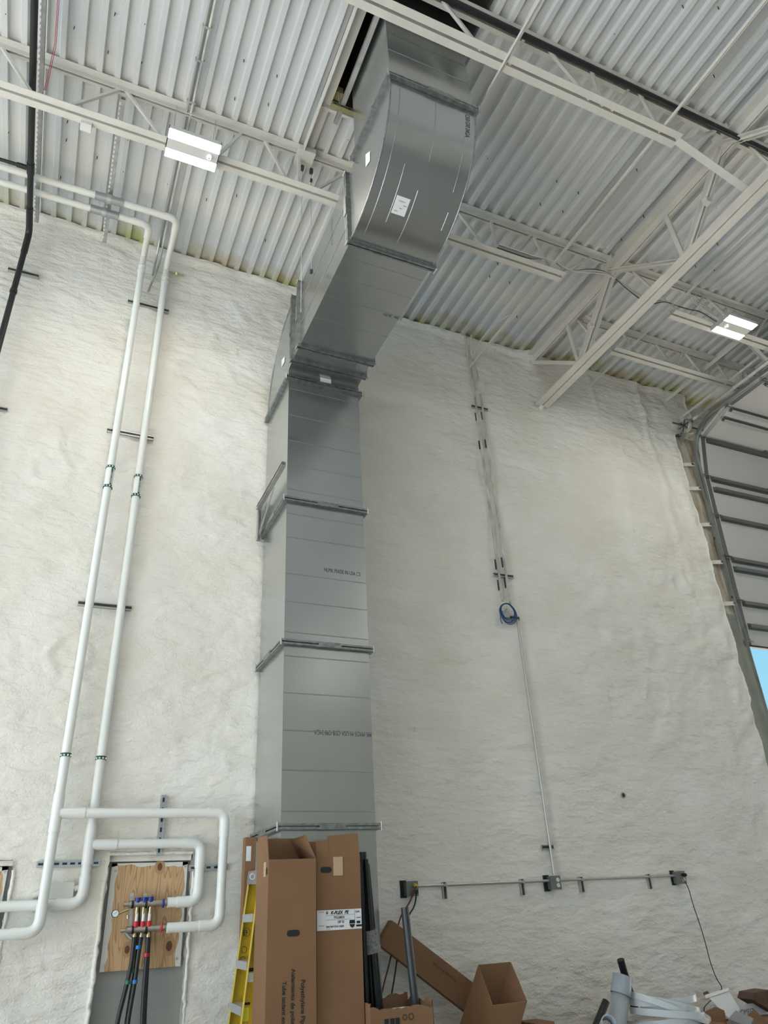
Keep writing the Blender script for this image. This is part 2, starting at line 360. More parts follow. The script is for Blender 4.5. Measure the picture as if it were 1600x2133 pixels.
    for j in range(nz - 1):
        zc = (zs[j] + zs[j+1]) / 2
        for i in range(nx - 1):
            xc = (xs[i] + xs[i+1]) / 2
            if (NX0 < xc < NX1 and zc < NZ1) or (xc < LX1 and zc < LZ1): continue
            a = j * nx + i; fs.append((a, a + 1, a + nx + 1, a + nx))
    # returns: thickness at niche edges, end and top
    def ret(idx, depth, flip):
        base = len(vs)
        for k in idx:
            p = vs[k]; vs.append((p[0], depth, p[2]))
        for q in range(len(idx) - 1):
            f = (idx[q], idx[q+1], base + q + 1, base + q); fs.append(f if flip else f[::-1])
    def near(arr, v): return min(range(len(arr)), key=lambda i: abs(arr[i] - v))
    iN0, iN1, iL1, jN, jL = near(xs, NX0), near(xs, NX1), near(xs, LX1), near(zs, NZ1), near(zs, LZ1)
    ret([j * nx + iN0 for j in range(jN + 1)], 0.09, True); ret([j * nx + iN1 for j in range(jN + 1)], 0.09, False)
    ret([jN * nx + i for i in range(iN0, iN1 + 1)], 0.09, True)
    ret([j * nx + iL1 for j in range(jL + 1)], 0.09, False); ret([jL * nx + i for i in range(0, iL1 + 1)], 0.09, True)
    ret([j * nx + nx - 1 for j in range(nz)], 0.12, True); ret([(nz - 1) * nx + i for i in range(nx)], 0.12, False)
    me = bpy.data.meshes.new('wall_front'); me.from_pydata(vs, [], fs); me.polygons.foreach_set('use_smooth', [True] * len(fs)); me.materials.append(FOAM)
    o = bpy.data.objects.new('wall_front', me); COL.objects.link(o); WPOS[o] = V((0, 0, 0))
    return tag(o, 'long white spray-foamed wall behind the duct and pipes', 'wall', kind='structure')
WALL = wall()
o = MB().box(-3.2, 7.95, 0.085, 0.14, 0, 8.9).build('backing_panel', NICHE, WALL)
mb = MB()
for x, w in ((NX0 - 0.012, 0.016), (NX1 + 0.012, 0.014), (LX1 + 0.012, 0.014)):
    pts = [(x + 0.012 * noise.noise(V((x, 0, z * 0.1 * 8))), -0.004, z * 0.035) for z in range(0, 58)]
    mb.tube(pts, w, 8, rr=[w * (0.75 + 0.7 * abs(noise.noise(V((x * 5, 2, k * 0.8))))) for k in range(58)])
mb.tube([(NX0 + k * 0.04, -0.004, NZ1 + 0.006 * noise.noise(V((k, 1, 1)))) for k in range(16)], 0.014, 8)
mb.build('foam_edge', FOAM, WALL)
MB().box(NX0 + 0.004, NX1 - 0.004, 0.03, 0.085, 2.035, 2.083).build('foam_filler', FOAM, WALL)
MB().box(-0.7, LX1 - 0.004, 0.03, 0.085, 2.025, 2.058).build('foam_filler', FOAM, WALL)
# header over the bay door and the stained jamb beside it
tag(MB().box(7.6, 13.0, 0.13, 0.30, 7.10, 8.45).build('trim_2', FOAM), 'foamed header wall above the bay door', 'wall', kind='structure')
jb = tag(MB().box(7.55, 8.12, 0.022, 0.16, 4.75, 7.5).build('trim_1', JAMB), 'brown stained steel jamb strip beside the door track', 'trim', kind='structure')
tag(MB().box(7.45, 7.90, 0.022, 0.16, 0.0, 4.75).build('trim_3', JAMBG), 'grey green galvanised lower jamb beside the door opening', 'trim', kind='structure')
tag(MB().box(-9.6, 13.5, -22, 0.3, -0.2, 0.0).build('floor', CONC), 'bare concrete floor slab', 'floor', kind='structure')
tag(MB().box(-40, 60, 0.35, 60, -0.3, -0.06).build('trim_4', ASPH), 'gravel yard outside the bay door', 'ground', kind='structure')
# shell behind the viewer, with the bay doors the daylight comes through
mb = MB(); mb.box(-9.2, -9.0, -22, -9, 0, 8.33).box(-9.2, -9.0, -1.2, 0.2, 0, 8.33).box(-9.2, -9.0, -9, -1.2, 5.8, 8.33)
tag(mb.build('wall_left', FOAM), 'left wall with an open bay door', 'wall', kind='structure')
tag(MB().box(13.2, 13.4, -22, 0.3, 0, 8.33).build('wall_right', FOAM), 'right wall', 'wall', kind='structure')
mb = MB(); mb.box(-9, -6.8, -21.2, -21, 0, 8.33).box(3.8, 13.4, -21.2, -21, 0, 8.33).box(-6.8, 3.8, -21.2, -21, 5.8, 8.33)
tag(mb.build('wall_back', FOAM), 'rear wall with an open bay door', 'wall', kind='structure')
tag(MB().box(-9.2, -3.2, 0.0, 0.2, 0, 8.33).build('wall_front_end', FOAM), 'left end of the foamed wall', 'wall', kind='structure')

# ------------------------------------------------------------------ ceiling: ribbed steel deck sheets
P = 0.1524; RX = -0.876
CEIL = MB().box(-9.2, 13.4, -22, -3.78, 8.345, 8.40).box(-9.2, 1.41, -3.78, 0.32, 8.345, 8.40).box(2.477, 13.4, -3.78, 0.32, 8.345, 8.40).box(1.41, 2.477, -2.33, 0.32, 8.345, 8.40).build('ceiling', DECK)
tag(CEIL, 'ribbed pale steel roof deck ceiling', 'ceiling', kind='structure')
def deck_mesh(nr, y0, y1):
    prof = []
    for k in range(nr):
        o_ = k * P; c = o_ + P / 2
        prof += [(o_, 0.04), (c - 0.034, 0.04), (c - 0.022, 0.0), (c + 0.022, 0.0), (c + 0.034, 0.04)]
    prof.append((nr * P + 0.001, 0.04))
    vs = [(x, y0, z) for x, z in prof] + [(x, y1, z) for x, z in prof]; n = len(prof)
    vs += [(x, y0, z + 0.0012) for x, z in prof] + [(x, y1, z + 0.0012) for x, z in prof]
    fs = [(i, i + n, i + n + 1, i + 1) for i in range(n - 1)] + [(2*n+i, 2*n+i+1, 3*n+i+1, 3*n+i) for i in range(n - 1)]
    me = bpy.data.meshes.new('deck_sheet'); me.from_pydata(vs, [], fs); me.materials.append(DECK); return me
def sheet(me, x):
    o = bpy.data.objects.new('deck_sheet', me); COL.objects.link(o); o.parent = CEIL
    WPOS[o] = V((x, 0, 8.292)); o.location = WPOS[o] - WPOS[CEIL]; return o
full = deck_mesh(6, -9.0, 0.24); far = deck_mesh(7, -2.34, 0.24); near = deck_mesh(7, -9.0, -3.78)
x = RX + 15 * P
hole0 = x
sheet(far, x); sheet(near, x)
k = 1
while x - 6 * P * k > -9: sheet(full, x - 6 * P * k); k += 1
x2 = RX + 22 * P; k = 0
while x2 + 6 * P * k < 12.6: sheet(full, x2 + 6 * P * k); k += 1
# screws that came through the deck
sc = MB()
for (a, b) in ((239, 31), (302, 49), (154, 59), (225, 110), (295, 130), (140, 255), (12, 28), (18, 276), (202, 330), (138, 293), (266, 291), (126, 371), (425, 70), (349, 382), (489, 207), (430, 417), (493, 409), (257, 357), (577, 160), (508, 128), (559, 219), (725, 290), (553, 502), (505, 366), (733, 30), (1126, 427), (1173, 442), (1205, 403), (1280, 70), (1423, 15), (1497, 18), (1488, 160), (1015, 329), (1160, 379), (1327, 355), (1341, 452), (1492, 432), (1495, 510), (1350, 548), (1488, 563), (1037, 550), (1082, 562), (1020, 577), (1062, 590), (1207, 592), (1077, 661), (1295, 500), (1449, 556), (918, 620), (1030, 130), (1012, 325)):
    p = at(a, b, Z=8.30); sc.tube([p + V((0, 0, 0.03)), p - V((0, 0, 0.012))], 0.0045, 5)
tag(sc.build('screw_tip', DSTRUT, CEIL), kind='stuff')

# roof curb opening above the duct riser
cb = MB()
cb.box(1.41, 1.43, -3.78, -2.34, 8.30, 9.3).box(2.455, 2.477, -3.78, -2.34, 8.30, 9.3).box(1.41, 2.477, -2.36, -2.34, 8.30, 9.3).box(1.41, 2.477, -3.78, -3.76, 8.30, 9.3).box(1.41, 2.477, -3.78, -2.34, 9.3, 9.33)
curb = tag(cb.build('roof_curb', CURB), 'dark roof curb opening around the top of the duct riser', 'roof opening')
MB().box(1.435, 1.60, -2.44, -2.36, 8.33, 8.42).build('insulation_strip', INSUL, curb)
fr = empty('opening_frame', (1.46, -2.6, 8.2), 'white steel angle framing the deck opening left of the riser', 'steel angle')
MB().extr(LANG(0.11, 0.008), (1.405, -1.80, 8.285), (1.405, -5.2, 8.285), up=(0, 0, -1)).build('angle', STEEL, fr)
MB().box(1.36, 1.53, -1.86, -1.68, 8.18, 8.25).build('clip_plate', STEEL, fr)
MB().extr(LANG(0.06, 0.006), (1.42, -2.32, 8.28), (2.5, -2.32, 8.28), up=(0, 0, -1)).build('cross_angle', STEEL, fr)

# ------------------------------------------------------------------ joists
def joist(name_label, Y, x0, x1, b0, b1, webs, zt=8.29, zb=7.715, wide=0.062, group='open web roof joists'):
    t = empty('roof_joist', ((x0+x1)/2, Y, zb), name_label, 'joist', group)
    tc_ = MB()
    tc_.extr(LANG(wide, 0.006), (x0, Y + 0.010, zt), (x1, Y + 0.010, zt), up=(0, 0, -1))
    tc_.extr(mirror(LANG(wide, 0.006)), (x0, Y - 0.010, zt), (x1, Y - 0.010, zt), up=(0, 0, -1)); tc_.build('top_chord', STEEL, t)
    bc = MB()
    bc.extr(LANG(wide, 0.006), (b0, Y - 0.012, zb), (b1, Y - 0.012, zb)); bc.extr(mirror(LANG(wide, 0.006)), (b0, Y + 0.012, zb), (b1, Y + 0.012, zb)); bc.build('bottom_chord', STEEL, t)
    for (xa, xb) in webs:
        MB().bar((xa, Y, zt - 0.03), (xb, Y, zb + 0.03), 0.026, 0.026, up=(0, 1, 0)).build('web', STEEL, t)
    return t
def wx(Y, *prs): return [(at(*a, Y=Y).x, at(*b, Y=Y).x) for a, b in prs]
Y1 = -1.765
joist('white open web joist from the left picture edge, passing over the horizontal duct run', Y1, -4.5, 5.24, -4.5, 4.46,
      wx(Y1, ((0, 105), (78, 182)), ((252, 190), (140, 207)), ((262, 192), (348, 272)), ((505, 277), (452, 293)), ((550, 312), (602, 367)), ((622, 322), (624, 375)), ((730, 357), (652, 385)), ((950, 450), (1012, 510)), ((1024, 465), (1032, 518)), ((1108, 495), (1050, 522)), ((1112, 496), (1142, 545)))
      + [(-1.6, -2.1), (-2.6, -2.1), (5.0, 4.4)])
joist('white joist right of the girder, directly behind the right hand ceiling light', Y1, 5.43, 12.5, 6.05, 12.2,
      [(5.6, 6.2), (6.75, 6.3), (6.8, 7.3), (7.85, 7.4), (7.9, 8.4), (8.95, 8.5), (9, 9.5), (10, 9.6)])
Y2 = -3.53
joist('white open web joist at the top, crossing in front of the duct riser', Y2, -4.5, 5.24, -4.5, 4.47,
      wx(Y2, ((925, 20), (1000, 92)), ((1098, 107), (1060, 120)), ((1152, 133), (1225, 195)), ((1240, 172), (1250, 205)), ((1318, 206), (1272, 218)), ((1340, 218), (1370, 258)))
      + [(1.6, 1.25), (0.4, 0.9), (0.3, -0.2), (5.15, 4.55)])
joist('white joist right of the girder at the top right corner of the picture', Y2, 5.43, 12.5, 6.05, 12.2, [(5.6, 6.2), (6.75, 6.3), (6.8, 7.3), (7.85, 7.4)])
Y3 = -0.85
joist('short white joist nearest the wall, between girder and door track', Y3, 5.55, 12.5, 5.95, 12.2,
      wx(Y3, ((1203, 672), (1240, 690)), ((1297, 695), (1322, 716)), ((1358, 715), (1330, 740)), ((1366, 718), (1396, 748)), ((1424, 738), (1404, 752)), ((1428, 740), (1462, 772)), ((1488, 757), (1470, 772)), ((1492, 758), (1517, 783)), ((1547, 777), (1540, 792)), ((1552, 778), (1566, 793))), zb=7.87)
# bridging angles running between joists toward the wall
def bridging(label, p0, p1, w=0.032):
    tag(MB().extr(LANG(w, 0.005), p0, p1, up=(0, 0, -1)).build('bridging_angle', STEEL), label, 'bridging', 'thin bridging angles under the deck')
bridging('long thin bridging angle rising from the wall above the twin conduits', (4.26, -0.03, 7.76), (4.26, -6.0, 7.76))
bridging('thin white bridging angle just right of the duct riser at joist bottom height', (2.58, -1.78, 7.72), (2.58, -6.0, 7.72))
bridging('white bridging angle tight under the deck, crossing both joist tops left of the girder', (4.62, -1.6, 8.27), (4.62, -7.0, 8.27), 0.05)
bridging('thin white bridging angle from the wall to the short joist just right of the girder', (6.14, -0.02, 7.90), (6.14, -3.6, 7.90))
bridging('thin white bridging angle from the wall corner above the torsion drum', (7.93, -0.02, 7.90), (7.93, -1.9, 7.90))
bridging('wider white bridging angle at the top end of the foam corner column', (7.70, 0.02, 8.16), (7.70, -1.4, 8.16), 0.06)
tag(MB().bar((4.46, Y2, 7.72), (5.30, Y2 + 0.03, 7.46), 0.07, 0.008, up=(0, 0, 1)).build('brace_strap', STEEL), 'flat white brace from the end of the upper joist down to the girder', 'brace')

# ------------------------------------------------------------------ girder
gd = empty('joist_girder', (5.32, -3, 7.4), 'heavy white truss girder running from the wall toward the upper right corner', 'girder')
tcg = MB().extr(LANG(0.10, 0.011), (5.328, -0.02, 8.23), (5.328, -7.5, 8.23), up=(0, 0, -1)); tcg.extr(mirror(LANG(0.10, 0.011)), (5.312, -0.02, 8.23), (5.312, -7.5, 8.23), up=(0, 0, -1)); tcg.build('top_chord', STEEL, gd)
bcg = MB().extr(LANG(0.095, 0.011), (5.318, -0.02, 7.40), (5.318, -7.5, 7.40)); bcg.extr(mirror(LANG(0.095, 0.011)), (5.336, -0.02, 7.40), (5.336, -7.5, 7.40)); bcg.build('bottom_chord', STEEL, gd)
def gweb(ya, yb, dbl=True, w=0.055, zt=8.20, zb=7.43):
    m = MB()
    if dbl:
        m.bar((5.275, ya, zt), (5.275, yb, zb), w, 0.008, up=(0, 1, 0)); m.bar((5.365, ya, zt), (5.365, yb, zb), w, 0.008, up=(0, 1, 0))
        m.bar((5.30, ya, zt), (5.30, yb, zb), 0.008, w, up=(0, 1, 0)); m.bar((5.34, ya, zt), (5.34, yb, zb), 0.008, w, up=(0, 1, 0))
    else: m.bar((5.32, ya, zt), (5.32, yb, zb), w, 0.05, up=(0, 1, 0))
    m.build('web', STEEL, gd)
gweb(-1.70, -0.90); gweb(-1.72, -2.62); gweb(-3.42, -2.68); gweb(-3.5, -4.4); gweb(-5.2, -4.45)
gweb(-0.80, -0.85, False, 0.03); gweb(-2.60, -2.64, False, 0.03)
MB().bar((5.32, -0.02, 8.14), (5.32, -0.85, 7.46), 0.09, 0.05).build('end_web', STEEL, gd)
for y, z in ((-1.22, 7.75), (-3.1, 7.78)): MB().box(5.25, 5.31, y - 0.03, y + 0.03, z - 0.035, z + 0.035).build('spacer_block', STEEL, gd)
MB().box(5.20, 5.44, -1.86, -1.66, 8.232, 8.29).build('bearing_seat', STEEL, gd); MB().box(5.20, 5.44, -3.62, -3.42, 8.232, 8.29).build('bearing_seat', STEEL, gd)
for p in ((5.33, -0.01, 7.41),): MB().tube([V(p) + V((0, -0.03, 0)), V(p) + V((0, 0.03, -0.03))], 0.035, 10).build('foam_plug', FOAM, gd)

# ------------------------------------------------------------------ duct
DX0, DX1 = 1.62, 2.355; DF, DB = -0.77, -0.035
duct = empty('air_duct', (1.99, -0.4, 0), 'large galvanised rectangular air duct climbing the wall and doubling back through the roof', 'duct')
def section(z0, z1, beads, name='duct_section'):
    MB().box(DX0, DX1, DF, DB, z0, z1).build(name, GALV, duct)
def lplate(mb_quadlist, name='side_sheet'): pass
JZ = [0.82, 2.178, 3.545, 4.865, 6.235]
section(0.0, JZ[0], []); zz = JZ
for a, b in zip(JZ[:-1], JZ[1:]): section(a, b, [])
# pressed beads across the front sheets
for (y,) in ((1690,), (1604,), (1521,), (1443,), (1366,), (1316,), (1252,), (1194,), (1118,), (1069,), (1018,), (967,), (916,), (863,), (808,)):
    z = at(600, y, Y=DF).z
    MB().tube([(DX0 + 0.004, DF + 0.002, z), (DX1 - 0.004, DF + 0.002, z)], 0.0048, 6).build('bead', GALV, duct)
# smooth side skins on the left, slightly brighter sheets
def ring_h(z, label=None):   # flange ring round the vertical duct
    m = MB(); e = 0.035
    for dz in (-0.013, 0.013):
        m.box(DX0 - e, DX1 + e, DF - e, DF - 0.001, z + dz - 0.008, z + dz + 0.008); m.box(DX0 - e, DX1 + e, DB, DB + 0.02, z + dz - 0.008, z + dz + 0.008)
        m.box(DX0 - e, DX0 - 0.001, DF, DB, z + dz - 0.008, z + dz + 0.008); m.box(DX1, DX1 + e, DF, DB, z + dz - 0.008, z + dz + 0.008)
    m.build('flange', FLANGE, duct)
    m = MB()
    for (x, y) in ((DX0 - e, DF - e), (DX1 + e, DF - e), (DX0 - e, DB)):
        MB().tube([(x, y, z - 0.03), (x, y, z + 0.03)], 0.008, 6).build('corner_bolt', GSTRUT, duct)
    MB().box(1.90, 2.10, DF - e - 0.004, DF - e, z - 0.022, z + 0.022).build('drive_cleat', FLANGE, duct); MB().box(DX0 - e - 0.004, DX0 - e, -0.5, -0.3, z - 0.022, z + 0.022).build('drive_cleat', FLANGE, duct)
for z in JZ: ring_h(z)
def ring_v(y, z0, z1):       # flange ring round the horizontal run
    m = MB(); e = 0.035
    for dy in (-0.013, 0.013):
        a, b = y + dy - 0.008, y + dy + 0.008
        m.box(DX0 - e, DX1 + e, a, b, z0 - e, z0 - 0.001).box(DX0 - e, DX1 + e, a, b, z1 + 0.001, z1 + e)
        m.box(DX0 - e, DX0 - 0.001, a, b, z0, z1).box(DX1 + 0.001, DX1 + e, a, b, z0, z1)
    m.build('flange', FLANGE, duct)
    m = MB()
    for x, z in ((DX0 - e, z0 - e), (DX1 + e, z0 - e), (DX0 - e, z1 + e)): MB().tube([(x, y - 0.03, z), (x, y + 0.03, z)], 0.008, 6).build('corner_bolt', GSTRUT, duct)
    MB().box(DX0 - e - 0.008, DX0 - e, y - 0.024, y + 0.024, (z0+z1)/2 - 0.1, (z0+z1)/2 + 0.1).build('drive_cleat', FLANGE, duct)
def elbow(outer, inner, name, mheel):
    n = len(outer); m = MB(); ch = MB(); hl = MB()
    O0 = [V((DX0, y, z)) for y, z in outer]; O1 = [V((DX1, y, z)) for y, z in outer]; I0 = [V((DX0, y, z)) for y, z in inner]; I1 = [V((DX1, y, z)) for y, z in inner]
    k = len(I0)
    throat = MB().add(I0 + I1, [(i, i+1, k+i+1, k+i) for i in range(k-1)]); throat.build(name + '_throat', GALV, duct)
    hl.add(O0 + O1, [(i, i+1, n+i+1, n+i) for i in range(n-1)], True); h = hl.build(name + '_heel', mheel, duct)
    for X, P0, P1 in ((DX0 - 0.002, O0, I0), (DX1 + 0.002, O1, I1)):
        poly = [V((X, p.y, p.z)) for p in P0] + [V((X, p.y, p.z)) for p in reversed(P1)]
        ch2 = MB().add(poly, [tuple(range(len(poly)))]); ch2.build(name + '_cheek', GALVS, duct)
    # standing seams along the heel edges
    for X in (DX0 - 0.004, DX1 + 0.004):
        MB().tube([V((X, y, z)) for y, z in outer], 0.006, 6).build(name + '_seam', FLANGE, duct)
RB, RT = 6.37, 7.16
# elbow 1: from up to outward
outer = [(DB, JZ[-1])] + [(-0.90 + 0.865 * math.cos(a), 6.26 + 0.90 * math.sin(a)) for a in [i * math.pi / 28 for i in range(15)]]
inner = [(DF, JZ[-1]), (DF, 6.345), (-0.885, RB), (-0.90, RB)]
elbow(outer, inner, 'elbow', GALVS)
MB().box(DX0, DX1, -1.13, -0.90, RB, RT).build('duct_section', GALV, duct)
MB().box(DX0, DX1, -2.43, -1.13, RB, RT).build('duct_section', GALV, duct)
ring_v(-0.91, RB, RT); ring_v(-1.12, RB, RT); ring_v(-2.43, RB, RT)
for px_, py_ in ((735, 520), (735, 560), (735, 605), (735, 650), (735, 700)):
    y = at(800, py_, Z=RB).y
    if y < -1.2: MB().tube([(DX0 + 0.004, y, RB + 0.002), (DX1 - 0.004, y, RB + 0.002)], 0.0045, 6).build('bead', GALV, duct)
for zz_ in (6.62, 6.9): MB().tube([(DX0 - 0.002, -2.41, zz_), (DX0 - 0.002, -1.15, zz_)], 0.0055, 6).build('bead', GALVS, duct)
# elbow 2: from outward to up
RY0, RY1, ER = -3.325, -2.60, 7.21
outer = [(-2.43, RB), (-2.46, RB)] + [(-2.46 - 0.865 * math.sin(a), ER - 0.02 - 0.82 * math.cos(a)) for a in [i * math.pi / 36 for i in range(1, 19)]] + [(RY0, ER)]
inner = [(-2.43, RT), (-2.52, RT), (-2.58, 7.185), (RY1, ER)]
elbow(outer, inner, 'elbow', HEEL)
# raised stiffening ribs down the big heel
ho = [(-2.46 - 0.868 * math.sin(a), ER - 0.02 - 0.823 * math.cos(a)) for a in [i * math.pi / 36 for i in range(1, 18)]]
for X, a, b in ((DX0 + 0.075, 0, 17), (DX0 + 0.20, 2, 9), (DX0 + 0.36, 0, 7), (DX0 + 0.385, 9, 17), (DX0 + 0.66, 3, 6), (DX1 - 0.09, 7, 14)):
    MB().tube([V((X, y, z)) for y, z in ho[a:b]], 0.0022, 6).build('heel_rib', HEEL, duct)
m = MB(); e = 0.035
for dz in (-0.013, 0.013):
    z0, z1 = ER + dz - 0.008, ER + dz + 0.008
    m.box(DX0 - e, DX1 + e, RY0 - e, RY0 - 0.001, z0, z1).box(DX0 - e, DX1 + e, RY1, RY1 + e, z0, z1).box(DX0 - e, DX0 - 0.001, RY0, RY1, z0, z1).box(DX1, DX1 + e, RY0, RY1, z0, z1)
m.build('flange', FLANGE, duct)
m = MB()
for x, y in ((DX0 - e, RY0 - e), (DX1 + e, RY0 - e), (DX0 - e, RY1 + e)): MB().tube([(x, y, ER - 0.035), (x, y, ER + 0.035)], 0.010, 6).build('corner_bolt', GSTRUT, duct)
MB().box(1.93, 2.15, RY0 - e - 0.005, RY0 - e, ER - 0.024, ER + 0.024).build('drive_cleat', FLANGE, duct); MB().box(DX0 - e - 0.005, DX0 - e, -3.05, -2.85, ER - 0.024, ER + 0.024).build('drive_cleat', FLANGE, duct)
MB().box(DX0, DX1, RY0, RY1, ER, 9.2).build('duct_section', GALV, duct)
for z in (7.27, 7.59, 7.84): MB().tube([(DX0 + 0.003, RY0 + 0.001, z), (DX1 - 0.003, RY0 + 0.001, z)], 0.006, 6).build('bead', FLANGE if z > 7.8 else GALV, duct)
# stickers on the duct
def flatq(name, q, m, parent, n, t=0.002, label=None):
    o = MB().plate(q, n, t).build(name, m, parent)
    if label: o['label'] = label
    return o
def pt_heel(X, a, off=0.003): return V((X, -2.46 - (0.865 + off) * math.sin(a), ER - 0.02 - (0.82 + off) * math.cos(a)))
flatq('paper_label', [pt_heel(1.83, 0.36), pt_heel(1.945, 0.36), pt_heel(1.945, 0.52), pt_heel(1.83, 0.52)], PAPER, duct, (0, -0.4, -1), label='white paper sticker low on the curved heel')
for i, (dx, w) in enumerate(((0.015, 0.03), (0.05, 0.02), (0.075, 0.03), (0.03, 0.05))):
    a = 0.39 + 0.03 * i; MB().bar(pt_heel(1.83 + dx, a, 0.007), pt_heel(1.83 + dx + w, a, 0.007), 0.002, 0.004, up=(0, -0.4, -1)).build('label_print', INKB, duct)
s_ = DX0 - 0.006
flatq('paper_label', [at(762, 322, X=s_), at(771, 315, X=s_), at(771, 335, X=s_), at(762, 348, X=s_)], PAPER, duct, (-1, 0, 0), label='white paper sticker on the left cheek of the upper elbow')
flatq('paper_label', [at(587, 750, X=s_), at(593, 743, X=s_), at(593, 753, X=s_), at(587, 765, X=s_)], PAPER, duct, (-1, 0, 0), label='white paper sticker on the cheek of the lower elbow')
zq = at(680, 797, Y=DF - 0.003)
flatq('paper_label', [V((1.945, DF - 0.002, 6.285)), V((2.06, DF - 0.002, 6.285)), V((2.06, DF - 0.002, 6.342)), V((1.945, DF - 0.002, 6.342))], PAPER, duct, (0, -1, 0), label='small white paper sticker just above the flange under the lower elbow')
# mill print
yo = DF - 0.0015
text('mill_print', 'NLMK MADE IN USA CS', 0.052, (1.965, yo, 4.215), X_, Z_, INKB, duct, squash=0.62)
text('mill_print', 'MK MADE IN USA CS/B G90 24GA', 0.052, (2.35, yo, 2.868), -X_, -Z_, INKB, duct, squash=0.62)
text('mill_print', 'NLMK', 0.05, (1.725, yo, 5.555), -X_, -Z_, INKB, duct, squash=0.7)
text('mill_print', 'NLMK  MADE', 0.05, (2.20, -1.76, RB - 0.0015), X_, V((0, -1, 0)), INKB, duct, squash=0.62)
text('mill_print', 'NLMK MAD', 0.055, (2.12, yo, 1.60), X_, Z_, INKB, duct, squash=0.5)
a0 = 1.50
tm = textmesh('CS/B G90 24GA', 0.055, (0, 0, 0), X_, Y_, squash=0.62)
hm = MB()
L_ = 0.84
hm.add([pt_heel(DX1 - 0.085 + p.y, 1.50 - p.x / L_, 0.002) for p in tm.v], tm.f); hm.build('mill_print', INKB, duct)
text('mill_print', 'CS/B G90 24GA NLMK MADE IN USA', 0.045, (DX0 - 0.005, -2.0, 7.10), V((0, 0, -1)), V((0, -1, 0)), INKB, duct, squash=0.45)
# duct wall bracket of strut
bk = empty('duct_bracket', (1.56, -0.1, 4.85), 'strut wall bracket with diagonal arm on the left side of the duct', 'bracket')
CH = [(-0.0205, 0), (0.0205, 0), (0.0205, 0.041), (0.012, 0.041), (0.012, 0.038), (0.0175, 0.038), (0.0175, 0.003), (-0.0175, 0.003), (-0.0175, 0.038), (-0.012, 0.038), (-0.012, 0.041), (-0.0205, 0.041)]
def channel(mb, p0, p1, openv):   # strut channel, open toward openv
    p0, p1 = V(p0), V(p1); d = (p1 - p0).normalized(); b = V(openv); b = (b - d * b.dot(d)).normalized(); a = b.cross(d)
    return mb.sweep(CH, [p0, p1], [(a, b)] * 2)
channel(MB(), (1.565, -0.02, 4.80), (1.565, -0.02, 5.22), (0, -1, 0)).build('wall_channel', GSTRUT, bk)
channel(MB(), (1.565, -0.06, 5.14), (1.565, -0.92, 5.14), (-1, 0, 0)).build('arm', GSTRUT, bk)
MB().bar((1.565, -0.06, 4.86), (1.565, -0.55, 5.12), 0.03, 0.006, up=(1, 0, 0)).build('brace', GSTRUT, bk)
tag(MB().add([(2.36, -0.5, 5.13), (2.42, -0.5, 5.16), (2.36, -0.5, 5.19), (2.36, -0.53, 5.13), (2.42, -0.53, 5.16), (2.36, -0.53, 5.19)], [(0, 1, 2), (5, 4, 3), (0, 3, 4, 1), (1, 4, 5, 2), (2, 5, 3, 0)]).build('bracket_tab', GSTRUT), 'small grey bracket tip showing at the right edge of the duct', 'bracket')
# hanger strut beside riser
hg = empty('duct_hanger', (1.56, -2.5, 8.0), 'slotted strut hanger with threaded rod left of the duct riser', 'hanger')
channel(MB(), (1.46, -2.46, 8.03), (1.70, -2.46, 8.03), (0, -1, 0)).build('cross_strut', ZINC, hg)
channel(MB(), (1.59, -2.30, 8.07), (1.59, -3.32, 8.11), (-1, 0, 0)).build('side_strut', GSTRUT, hg)
MB().tube([(1.545, -2.47, 8.02), (1.545, -2.47, 8.29)], 0.006, 8).build('threaded_rod', CONDUIT, hg)
mb = MB()
for i in range(3): mb.box(1.475 + i * 0.07, 1.505 + i * 0.07, -2.503, -2.500, 8.025, 8.035)
mb.build('slot', BLACK, hg)

